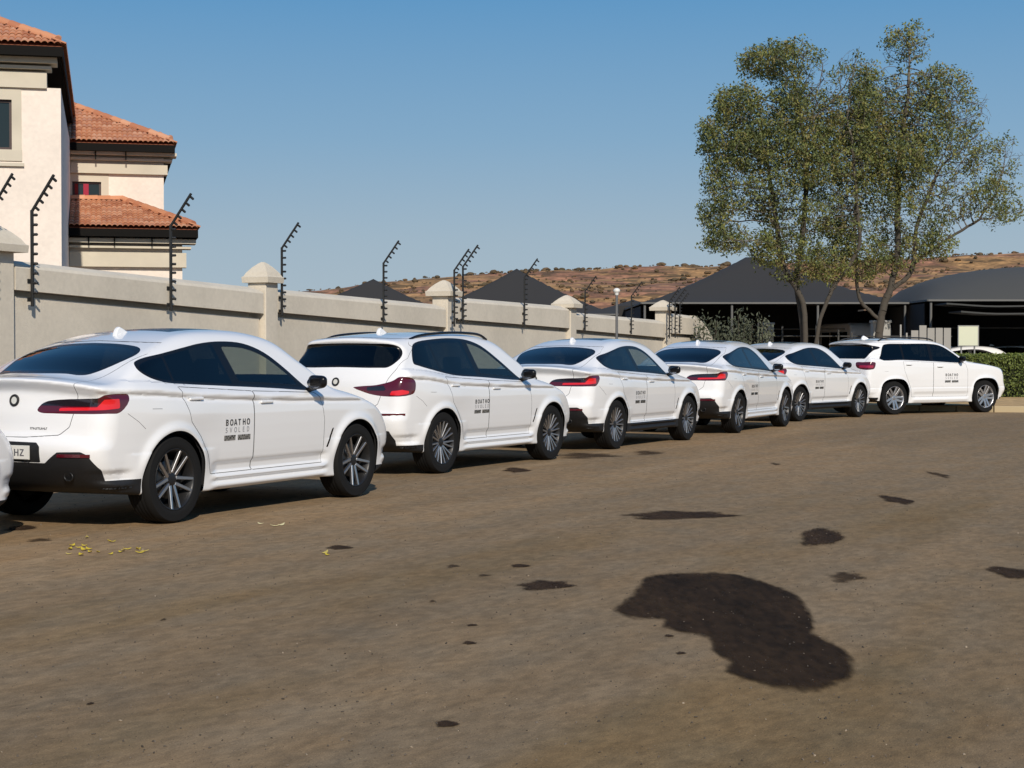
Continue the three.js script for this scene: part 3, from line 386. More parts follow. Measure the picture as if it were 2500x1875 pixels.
const coupe = {
  name: 'parked_car', wb: 2.864, R: 0.37, arch: 0.412, track: 0.80, top: 1.68, cell: 0.0185, kr: 0.15, kf: 0.17, ky: 0.10, r0: 0.042, rt: 0.11, re: 0.14, wheel: wheelA, W: bodyWidth(W4),
  sil: [[-1.2, 0.24], [-2.05, 0.28], [-2.28, 0.34], [-2.40, 0.48], [-2.445, 0.62], [-2.445, 0.70], [-2.42, 0.755], [-2.385, 0.785], [-2.372, 0.84], [-2.362, 0.95], [-2.345, 1.06], [-2.345, 1.13], [-2.40, 1.208], [-2.402, 1.225], [-2.36, 1.238], [-2.20, 1.252], [-2.05, 1.285], [-1.70, 1.425], [-1.30, 1.545], [-0.9, 1.632], [-0.4, 1.664], [0.1, 1.648], [0.48, 1.572], [0.80, 1.395], [1.12, 1.205], ...nose, [0.8, 0.24]],
  dlo: [[-1.735, 1.295], [-1.705, 1.345], [-1.60, 1.388], [-1.33, 1.435], [-0.98, 1.492], [-0.77, 1.522], [-0.45, 1.542], [-0.11, 1.524], [0.165, 1.444], [0.385, 1.31], [0.60, 1.14], [0.69, 1.082], [0.60, 1.082], [0.065, 1.112], [-0.614, 1.143], [-1.242, 1.172], [-1.48, 1.19], [-1.667, 1.244]],
  panes: [{ p: [[-2, 1], [-1.385, 1], [-1.36, 1.18], [-1.40, 1.6], [-2, 1.6]] }, { door: 'rear', p: [[-1.33, 1.0], [-0.60, 1.0], [-0.52, 1.15], [-0.62, 1.6], [-1.37, 1.6], [-1.33, 1.18]] }, { door: 'front', clear: true, p: [[-0.42, 1.0], [0.50, 1.0], [0.50, 1.6], [-0.50, 1.6], [-0.40, 1.15]] }],
  rearGlass: [[0, 1.268], [0.30, 1.266], [0.44, 1.254], [0.50, 1.264], [0.61, 1.405], [0.60, 1.440], [0.53, 1.480], [0.32, 1.512], [0, 1.525], [-0.4, 1.525], [-0.4, 1.268]],
  screen: [[-0.1, 1.205], [0.70, 1.20], [0.66, 1.30], [0.54, 1.50], [0.48, 1.535], [-0.1, 1.56]], sunroof: [[-0.85, -0.1], [-0.85, 0.40], [0.25, 0.42], [0.25, -0.1]],
  lamp: [[0.24, 0.975], [0.30, 1.035], [0.45, 1.060], [0.72, 1.070], [0.80, 1.075], [0.86, 1.098], [1.08, 1.105], [1.14, 1.098], [1.15, 1.05], [1.04, 0.956], [0.90, 0.948], [0.40, 0.948], [0.27, 0.955]],
  lampParts: [['lamp_panel', [[0.24, 1.012], [0.24, 1.1], [0.79, 1.1], [0.79, 1.015], [0.70, 1.008]], M.redSmoke], ['lamp_strip', [[0.45, 0.968], [0.45, 0.995], [0.78, 1.0], [0.86, 1.062], [1.03, 1.066], [1.04, 0.99], [0.86, 0.978]], M.redBright]],
  headlamp: [[0.42, 0.80], [0.42, 0.88], [0.75, 0.90], [1.15, 0.94], [1.12, 0.86], [0.80, 0.80]],
  grille: (y, az) => sdPoly([[0.03, 0.56], [0.03, 0.82], [0.30, 0.86], [0.36, 0.80], [0.26, 0.58]], az, y), intake: (y, az) => Math.min(sdPoly([[-0.1, 0.30], [-0.1, 0.44], [0.5, 0.44], [0.42, 0.30]], az, y), sdPoly([[0.58, 0.36], [0.6, 0.58], [0.82, 0.6], [0.80, 0.36]], az, y)),
  diffuser: (y, az) => sdPoly([[-0.2, 0], [-0.2, 0.555], [0.37, 0.548], [0.44, 0.60], [0.50, 0.64], [0.71, 0.645], [0.76, 0.62], [0.87, 0.40], [0.88, 0]], az, y), plateRecess: [[-0.1, 0.557], [-0.1, 0.722], [0.30, 0.715], [0.335, 0.68], [0.33, 0.552]],
  skirt: 0.372, vent: [[0.985, 0.715], [1.012, 0.712], [0.905, 0.525], [0.875, 0.522]], under: under4,
  seams: [[[-2.02, 0.945], [-1.90, 0.875], [-1.80, 0.80]], [[-1.74, 0.975], [-1.60, 0.972]]],
  gate: [[-0.5, 0.752], [0.18, 0.755], [0.47, 0.775], [0.555, 0.84], [0.585, 0.95], [0.615, 1.09], [0.625, 1.22], [0.65, 1.37], [0.665, 1.43], [0.60, 1.525], [-0.5, 1.56]],
  doors: [{ name: 'rear', handle: [-1.16, 1.045], sticker: [-0.765, 0.652, -0.372, 0.86], p: [[-0.315, 0.385], [-0.312, 1.095], [-1.37, 1.152], [-1.337, 1.067], [-1.276, 0.945], [-1.24, 0.85], [-1.10, 0.72], [-0.995, 0.56], [-0.94, 0.385]] }, { name: 'front', handle: [-0.115, 0.992], p: [[-0.308, 0.385], [-0.306, 1.095], [0.70, 1.06], [0.80, 0.98], [0.84, 0.80], [0.83, 0.385]] }],
  mirror: [0.60, 1.155, 1.02], fin: [-1.02, 1.592], plateY: 0.632, emblemY: 1.05, badge: [0.27, 0.825], reflector: [0.50, 0.78, 0.612], exhaust: [0.56, 0.44],
};
const estate = { ...coupe, wheel: wheelB, top: 1.73, sil: [[-1.2, 0.24], [-2.05, 0.28], [-2.28, 0.34], [-2.39, 0.48], [-2.43, 0.62], [-2.43, 0.70], [-2.41, 0.755], [-2.385, 0.785], [-2.375, 0.84], [-2.365, 0.95], [-2.345, 1.10], [-2.30, 1.205], [-2.28, 1.24], [-2.20, 1.36], [-2.08, 1.53], [-2.10, 1.575], [-2.09, 1.60], [-1.85, 1.638], [-1.3, 1.678], [-0.6, 1.695], [0.0, 1.675], [0.42, 1.598], [0.78, 1.42], [1.12, 1.205], ...nose, [0.8, 0.24]],
  W: bodyWidth({ ...W4, tailTaper: 0.05, prof: [...lowerProf, ...upperProf(1.66, 0.625)], belt: (x) => 1.13 - 0.038 * (x + 0.35) + 0.05 * sstep(-1.0, -1.9, x) }), rt: 0.11,
  dlo: [[-1.87, 1.31], [-1.84, 1.42], [-1.77, 1.515], [-1.66, 1.558], [-1.24, 1.60], [-0.72, 1.617], [-0.38, 1.595], [-0.08, 1.52], [0.23, 1.36], [0.58, 1.14], [0.68, 1.085], [0.58, 1.082], [-0.40, 1.133], [-1.04, 1.163], [-1.37, 1.21], [-1.80, 1.288]],
  panes: [{ p: [[-2, 1], [-1.32, 1], [-1.34, 1.2], [-1.44, 1.7], [-2, 1.7]] }, { door: 'rear', p: [[-1.28, 1.0], [-0.56, 1.0], [-0.48, 1.15], [-0.60, 1.7], [-1.40, 1.7], [-1.30, 1.2]] }, { door: 'front', clear: true, p: [[-0.38, 1.0], [0.50, 1.0], [0.50, 1.7], [-0.48, 1.7], [-0.36, 1.15]] }],
  rearGlass: [[0, 1.268], [0.50, 1.262], [0.62, 1.272], [0.70, 1.36], [0.665, 1.49], [0.60, 1.53], [0.3, 1.545], [0, 1.55], [-0.4, 1.55], [-0.4, 1.268]], sunroof: [[-0.95, -0.1], [-0.95, 0.40], [0.2, 0.42], [0.2, -0.1]],
  screen: [[-0.1, 1.205], [0.70, 1.20], [0.66, 1.30], [0.54, 1.54], [0.48, 1.575], [-0.1, 1.60]],
  lamp: [[0.24, 1.035], [0.36, 1.052], [0.54, 1.066], [0.74, 1.12], [0.83, 1.158], [1.06, 1.140], [1.12, 1.10], [1.10, 0.985], [1.02, 0.952], [0.70, 0.932], [0.50, 0.952], [0.36, 0.99]],
  lampParts: [['lamp_strip', [[0.70, 0.95], [0.72, 0.995], [0.86, 1.01], [0.98, 0.995], [0.98, 0.965], [0.80, 0.945]], M.redBright], ['lamp_panel', [[0.42, 1.0], [0.42, 1.04], [0.62, 1.06], [0.66, 1.0]], M.redSmoke]],
  diffuser: (y, az) => sdPoly([[-0.2, 0], [-0.2, 0.545], [0.64, 0.55], [0.72, 0.535], [0.79, 0.33], [0.8, 0]], az, y), under: (x, y, az) => Math.min(Math.max(y - 0.30, az - 0.86), Math.max(y - 0.365, x + 1.85), Math.max(y - 0.30, 1.7 - x)),
  gate: [[-0.5, 0.752], [0.40, 0.765], [0.56, 0.84], [0.60, 0.95], [0.66, 1.14], [0.72, 1.25], [0.74, 1.37], [0.70, 1.50], [0.62, 1.60], [-0.5, 1.64]], reflector: [0.60, 0.86, 0.725], rails: [[-1.70, 1.59, 0.60], [-1.5, 1.635, 0.60], [-1.0, 1.675, 0.60], [-0.4, 1.685, 0.60], [0.05, 1.66, 0.59], [0.22, 1.605, 0.585]], railMat: M.gloss, fin: [-1.35, 1.662], seams: [coupe.seams[1], [[-2.02, 0.935], [-1.90, 0.875], [-1.80, 0.80]]], emblemY: 1.10,
  doors: coupe.doors.map((d) => ({ ...d, sticker: d.sticker ? [-0.70, 0.68, -0.31, 0.87] : undefined })) };
const jeepProf = [[0.22, 0.86], [0.28, 0.90], [0.33, 0.925], [0.37, 0.915], [0.40, 0.895], [0.46, 0.90], [0.52, 0.925], [0.60, 0.930], [0.62, 0.920], [0.66, 0.925], [0.80, 0.93], [0.98, 0.928], [1.08, 0.918], [1.115, 0.905], [1.15, 0.868], [1.18, 0.852], [1.6, 0.70], [1.9, 0.52]];
const jeep = { ...coupe, wb: 2.915, R: 0.385, arch: 0.445, archX: 1.0, top: 1.80, wheel: wheelJ, kr: 0.12, kf: 0.15, ky: 0.09, rt: 0.07, re: 0.10, archPow: 3, track: 0.81, sunroof: null, emblemY: 0, plateRecess: null, plateY: 0.98, plateOut: 0.004, exhaust: null,
  sil: [[-1.2, 0.26], [-2.0, 0.32], [-2.28, 0.40], [-2.385, 0.52], [-2.40, 0.66], [-2.385, 0.75], [-2.35, 0.80], [-2.345, 0.95], [-2.33, 1.10], [-2.30, 1.22], [-2.26, 1.29], [-2.17, 1.45], [-2.07, 1.61], [-2.12, 1.665], [-2.10, 1.69], [-1.85, 1.735], [-1.2, 1.768], [-0.5, 1.768], [-0.05, 1.735], [0.28, 1.655], [0.62, 1.48], [0.95, 1.30], [1.08, 1.270], [1.45, 1.232], [1.85, 1.180], [2.12, 1.120], [2.21, 1.065], [2.245, 0.92], [2.26, 0.76], [2.30, 0.62], [2.28, 0.48], [2.18, 0.36], [2.0, 0.29], [0.8, 0.26]],
  W: bodyWidth({ wb: 2.915, R: 0.385, arch: 0.445, flare: 0.028, haunch: 0.01, tailTaper: 0.03, rearPlan: 0.07, frontPlan: 0.12, belt: (x) => 1.24 - 0.03 * (x + 0.35), prof: jeepProf }),
  dlo: [[-1.87, 1.275], [-1.80, 1.38], [-1.68, 1.585], [-1.60, 1.625], [-1.03, 1.640], [-0.05, 1.632], [0.20, 1.578], [0.43, 1.46], [0.70, 1.28], [0.76, 1.20], [0.62, 1.192], [-0.25, 1.228], [-1.2, 1.262]],
  panes: [{ p: [[-2, 1], [-1.16, 1], [-1.16, 1.7], [-2, 1.7]] }, { door: 'rear', p: [[-1.10, 1.0], [-0.30, 1.0], [-0.30, 1.7], [-1.10, 1.7]] }, { door: 'front', p: [[-0.20, 1.0], [0.60, 1.0], [0.60, 1.7], [-0.20, 1.7]] }],
  rearGlass: [[0, 1.295], [0.60, 1.292], [0.70, 1.30], [0.76, 1.45], [0.74, 1.57], [0.70, 1.605], [0, 1.612], [-0.4, 1.612], [-0.4, 1.295]], screen: [[-0.1, 1.32], [0.72, 1.31], [0.68, 1.40], [0.58, 1.60], [-0.1, 1.63]],
  lamp: [[0.50, 1.205], [0.70, 1.215], [1.08, 1.215], [1.12, 1.19], [1.08, 1.07], [1.03, 1.05], [0.72, 1.045], [0.54, 1.10]], lampParts: [['lamp_strip', [[0.62, 1.09], [0.62, 1.14], [1.05, 1.14], [1.04, 1.085]], phys(0.36, 0.012, 0.05, 0.2, { clearcoat: 1 })]],
  headlamp: [[0.48, 0.90], [0.48, 1.01], [0.8, 1.03], [1.0, 1.02], [0.98, 0.92]], grille: (y, az) => Math.max(sdPoly([[-0.1, 0.86], [-0.1, 1.03], [0.42, 1.02], [0.42, 0.88]], az, y), 0.024 - Math.abs(((az + 0.06) % 0.12) - 0.06) - 0.0), intake: (y, az) => sdPoly([[-0.1, 0.50], [-0.1, 0.64], [0.6, 0.64], [0.5, 0.50]], az, y),
  diffuser: (y, az) => sdPoly([[-0.2, 0], [-0.2, 0.50], [0.60, 0.50], [0.68, 0.40], [0.7, 0]], az, y), skirt: 0.395, vent: null, under: (x, y, az) => Math.min(Math.max(y - 0.32, az - 0.84), Math.max(y - 0.40, x + 1.95), Math.max(y - 0.36, 1.95 - x)), seams: [[[-1.78, 1.0], [-1.64, 1.0]]],
  gate: [[-0.5, 0.80], [0.58, 0.81], [0.62, 0.95], [0.66, 1.04], [0.74, 1.23], [0.80, 1.35], [0.80, 1.55], [0.74, 1.66], [-0.5, 1.70]],
  doors: [{ name: 'rear', handle: [-1.03, 1.156], p: [[-0.255, 0.40], [-0.25, 1.205], [-1.20, 1.24], [-1.16, 1.0], [-1.06, 0.80], [-0.97, 0.62], [-0.93, 0.40]] }, { name: 'front', handle: [-0.04, 1.106], sticker: [0.11, 0.715, 0.55, 0.95], p: [[-0.248, 0.40], [-0.243, 1.205], [0.80, 1.17], [0.86, 1.0], [0.86, 0.40]] }],
  mirror: [0.60, 1.28, 1.03], fin: [-1.55, 1.755], reflector: [0.62, 0.82, 0.60], rails: [[-1.75, 1.70, 0.66], [-1.6, 1.755, 0.65], [-0.9, 1.78, 0.64], [-0.2, 1.765, 0.63], [0.02, 1.72, 0.62]], railMat: M.steel };
function park(c, X, D, deg) { c.position.set(X, 0, -D); c.rotation.y = Math.PI / 2 - deg * Math.PI / 180; return c; }
const cars = 'white cars parked nose to tail along the wall';
const A1 = makeCar(coupe); scene.add(A1); A1.name = numbered('parked_car'); park(A1, -3.012, 15.894, 26.85); tag(A1, 'white coupe shaped SUV nearest in full view, first of the row, number plate in view', 'car', cars);
const A0 = copyOf(A1, 'white car cut off by the left edge, only its front corner in view'); park(A0, -5.56, 11.62, 25.0);
const A4 = copyOf(A1, 'white coupe shaped SUV fourth along the row, with white side skirts'); park(A4, 3.852, 31.756, 25.8);
const B3 = copyOf(A1, 'white coupe shaped SUV third along the row, with black side skirts'); park(B3, 1.411, 26.763, 27.6); 
B3.traverse((o) => { if (o.name === 'side_skirt') o.material = M.plastic; });
const B5 = copyOf(B3, 'white coupe shaped SUV turned more sideways, just behind the last car of the row'); park(B5, 6.131, 36.819, 36.7);
const E2 = makeCar(estate); E2.name = numbered('parked_car'); scene.add(E2); park(E2, -0.954, 21.731, 28.0); tag(E2, 'white upright SUV with black roof rails and big red tail lamps, second in the row', 'car', cars);
const J6 = makeCar(jeep); J6.name = numbered('parked_car'); scene.add(J6); park(J6, 9.63, 40.452, 59.4); tag(J6, 'tall boxy white SUV at the far end of the row in front of the hedge', 'car', cars);
for (const [k, c] of [A1, A0, A4, B3, B5, E2, J6].entries()) { const q = rng(700 + k); for (const o of c.children) if (o.name === 'wheel') o.rotation.z += q() * 1.2; }
for (const c of [A4, B5, A0]) c.traverse((o) => { if (o.name === 'window_pane') o.material = M.tint; });
for (const c of [B3, B5]) for (const o of [...c.children]) if (o.name === 'wheel') { const w = wheelB.clone(); w.name = 'wheel'; w.position.copy(o.position); w.rotation.copy(o.rotation); c.remove(o); c.add(w); }
// ---------------------------------------------------------------- boundary wall: t runs along it, o stands out from it towards the cars
const WD = [0.400, 0.9165], WN = [-0.9165, 0.400], W0 = [-7.619, 17.906];
const onWall = (t, o = 0) => [W0[0] + WD[0] * t - WN[0] * o, -(W0[1] + WD[1] * t - WN[1] * o)];
const wallTurn = Math.atan2(WD[1], WD[0]);
const plasterTex = (() => { const a = fbmTile(401, 8, 5), b = fbmTile(431, 3, 4), f = fbmTile(461, 96, 2); return makeTex(1024, 1024, (u, v) => { const k = 0.94 + (a(u, v) - 0.5) * 0.07 + (b(u, v) - 0.5) * 0.07 + (f(u, v) - 0.5) * 0.05, run = Math.max(0, fbmRun(u, v)) * 0.05; return [0.855 * k - run, 0.818 * k - run, 0.750 * k - run]; }); function fbmRun(u, v) { return a(u * 3 % 1, v * 0.25) - 0.62; } })();
const plasterBump = (() => { const f = fbmTile(491, 64, 3); return makeTex(512, 512, (u, v) => f(u, v), false); })();
const wallMat = new THREE.MeshStandardMaterial({ map: rep(plasterTex, 1 / 4.3, 1 / 4.3), bumpMap: rep(plasterBump, 1 / 0.8, 1 / 0.8), bumpScale: 0.002, roughness: 0.95 });
const capMat = new THREE.MeshStandardMaterial({ map: rep(plasterTex, 1 / 3.1, 1 / 3.1), bumpMap: rep(plasterBump, 1 / 0.7, 1 / 0.7), bumpScale: 0.002, roughness: 0.95, color: new THREE.Color().setRGB(1.0, 0.99, 0.97) });
{
  const wall = group('boundary_wall', W0[0], 0, -W0[1], wallTurn); tag(wall, 'beige plastered boundary wall with capped pillars running behind the parked cars', 'wall');
  // a run of wall whose top and band step down along it: section across the wall, heights at both ends
  const run = (t0, t1, top0, top1, line0, line1, name = 'wall_panel') => {
    const sec = (top, line) => [[0, -0.2], [0, line - 0.080], [-0.17, line - 0.080], [-0.17, line], [0.085, line - 0.004], [0.085, top - 0.10], [0.055, top - 0.06], [-0.10, top], [-0.25, top - 0.06], [-0.27, top - 0.10], [-0.27, line], [-0.20, line - 0.03], [-0.20, -0.2]];
    const a = sec(top0, line0), b = sec(top1, line1), P = [], I = [];
    for (let i = 0; i < a.length; i++) { const j = (i + 1) % a.length; const o = P.length / 3; P.push(t0, a[i][1], a[i][0], t1, b[i][1], b[i][0], t1, b[j][1], b[j][0], t0, a[j][1], a[j][0]); I.push(o, o + 1, o + 2, o, o + 2, o + 3); }
    for (const [s, t, f] of [[a, t0, 1], [b, t1, 0]]) { const tri = THREE.ShapeUtils.triangulateShape(s.map(([x, y]) => new THREE.Vector2(x, y)), []), o = P.length / 3; for (const [z, y] of s) P.push(t, y, z); for (const q of tri) I.push(...(f ? [o + q[0], o + q[1], o + q[2]] : [o + q[0], o + q[2], o + q[1]])); }
    let g = new THREE.BufferGeometry(); g.setAttribute('position', new THREE.Float32BufferAttribute(P, 3)); g.setIndex(I); g = g.toNonIndexed(); g.computeVertexNormals(); mesh(name, boxUV(g), wallMat, wall);
  };
  run(-9, 2.95, 2.95, 2.72, 2.62, 2.40); run(3.41, 9.18, 2.60, 2.455, 2.225, 2.05); run(9.61, 15.70, 2.455, 2.355, 2.08, 1.925); run(16.12, 22.10, 2.52, 2.485, 2.09, 1.99); run(22.52, 28.97, 2.365, 2.285, 1.965, 1.83); run(29.42, 31.6, 2.50, 2.46, 1.95, 1.93);
  { const s = new THREE.Shape(); s.moveTo(31.6, -0.2); s.lineTo(31.6, 2.46); s.quadraticCurveTo(32.4, 2.42, 33.6, 1.75); s.lineTo(33.6, -0.2); s.closePath(); const g = new THREE.ExtrudeGeometry(s, { depth: 0.24, bevelEnabled: false }); g.translate(0, 0, -0.2); mesh('wall_panel', boxUV(g), wallMat, wall); }
  for (const [t, base, apex, w] of [[3.18, 2.70, 3.02, 0.62], [9.39, 2.55, 2.86, 0.50], [15.91, 2.54, 2.83, 0.56], [22.31, 2.47, 2.74, 0.58], [29.19, 2.56, 2.82, 0.60]]) {
    const p = mesh('pillar', boxUV(boxAt(0.36, base - 0.02 + 0.2, 0.33, t, (base - 0.02 - 0.2) / 2, -0.06, 0.012)), wallMat, wall);
    const h = w * 0.47, prof = [[h, base - 0.02], [h + 0.008, base + 0.07], [h * 0.93, base + 0.085], [h * 0.80, lerp(base, apex, 0.46)], [h * 0.52, lerp(base, apex, 0.72)], [h * 0.22, lerp(base, apex, 0.93)], [0.02, apex]], P = [], I = [];
    for (const [r, y] of prof) for (const [sx, sz] of [[-1, -1], [1, -1], [1, 1], [-1, 1]]) P.push(t + sx * r, y, -0.06 + sz * r);
    for (let i = 0; i < prof.length - 1; i++) for (let k = 0; k < 4; k++) { const a = i * 4 + k, b = i * 4 + (k + 1) % 4; I.push(a, a + 4, b, b, a + 4, b + 4); } I.push(0, 1, 2, 0, 2, 3); const e = (prof.length - 1) * 4; I.push(e, e + 2, e + 1, e, e + 3, e + 2);
    let g = new THREE.BufferGeometry(); g.setAttribute('position', new THREE.Float32BufferAttribute(P, 3)); g.setIndex(I); g = g.toNonIndexed(); g.computeVertexNormals(); mesh('pillar_cap', boxUV(g), capMat, p);
  }
}
// angled security posts on the wall face, each with a row of insulators
{
  const black = std(0.018, 0.018, 0.017, 0.6), ins = std(0.012, 0.012, 0.012, 0.4);
  const ribs = (len) => { const p = [[0.008, 0]]; for (let k = 0; k < 3; k++) p.push([0.008, 0.008 + k * 0.018], [0.018, 0.012 + k * 0.018], [0.018, 0.018 + k * 0.018], [0.008, 0.022 + k * 0.018]); p.push([0.012, len], [0.001, len]); return new THREE.LatheGeometry(p.map(([r, y]) => new THREE.Vector2(r, y)), 8); };
  const ig = ribs(0.062);
  function makePost(h) {   // h: length from foot to kink; local z is out of the wall, x along it
    const p = new THREE.Group(); p.name = 'fence_post';
    mesh('post', boxAt(0.032, h, 0.032, 0, h / 2, 0, 0.004), black, p);
    const arm = mesh('arm', boxAt(0.028, 0.54, 0.028, 0, 0.26, 0, 0.004), black, p); arm.position.y = h - 0.015; arm.rotation.x = 0.66;
    const n = Math.round((h - 0.15) / 0.115);
    for (let i = 0; i < n; i++) { const o = mesh('insulator', ig, ins, p); o.position.set(0, h - 0.06 - i * 0.115, 0.018); o.rotation.x = Math.PI / 2; }
    for (let i = 0; i < 5; i++) { const o = mesh('insulator', ig, ins, arm); o.position.set(0, 0.07 + i * 0.105, 0.015); o.rotation.x = Math.PI / 2; }
    mesh('bracket', boxAt(0.10, 0.05, 0.012, 0, 0.08, -0.03), black, p); mesh('bracket', boxAt(0.10, 0.05, 0.012, 0, 0.30, -0.03), black, p);
    return p;
  }
  const proto = makePost(1.14); let first = true;
  const G = 'angled black security posts along the wall';
  for (const [t, foot, kink, o, label] of [[2.86, 2.13, 3.21, 0.20, 'black angled security post cut by the left edge of the photo'], [3.68, 2.02, 3.23, 0.12, 'black angled security post in front of the tall front wing of the house'], [6.66, 2.03, 3.25, 0.12, 'black angled security post overlapping the right end of the low house roof'], [9.63, 2.02, 3.10, 0.14, 'black angled security post beside the domed pillar above the first car'], [13.09, 1.96, 3.03, 0.12, 'black angled security post in front of the leftmost dark shade canopy'], [15.74, 1.93, 3.02, 0.24, 'black angled security post on the left side of the pillar above the second car'], [16.34, 1.99, 3.12, 0.14, 'black angled security post on the right side of the pillar above the second car'], [19.43, 1.98, 3.04, 0.12, 'black angled security post in front of the second dark shade canopy'], [22.94, 1.92, 2.86, 0.14, 'black angled security post right beside the third full pillar'], [26.18, 1.89, 2.85, 0.12, 'black angled security post between the grey lamp pole and the last pillar'], [28.82, 1.80, 2.80, 0.24, 'black angled security post on the left of the last wall pillar'], [29.24, 1.82, 2.78, 0.26, 'black angled security post across the face of the last wall pillar'], [30.08, 1.95, 2.76, 0.12, 'black angled security post on the last short piece of wall']]) {
    const [x, z] = onWall(t, o), p = first ? proto : proto.clone(); first = false; p.name = numbered('fence_post'); scene.add(p); p.position.set(x, foot, z); p.rotation.y = wallTurn; p.scale.y = 1; p.scale.setScalar((kink - foot) / 1.14); tag(p, label, 'security post', G);
  }
}
// slim lamp pole in front of the wall
{
  const g = group('lamp_pole', 2.31, 0, -37.2); tag(g, 'slim grey lamp pole with a small white head in front of the wall', 'lamp pole');
  const grey = std(0.16, 0.16, 0.16, 0.5, { metalness: 0.4 });
  mesh('pole', bar([0, 0, 0], [0, 2.72, 0], 0.034, 12, 0.028), grey, g);
  mesh('lamp_head', merged([new THREE.SphereGeometry(0.075, 16, 10).scale(1, 0.8, 1).translate(0, 2.80, 0), new THREE.CylinderGeometry(0.05, 0.035, 0.06, 12).translate(0, 2.73, 0)]), std(0.75, 0.74, 0.7, 0.4), g);
}
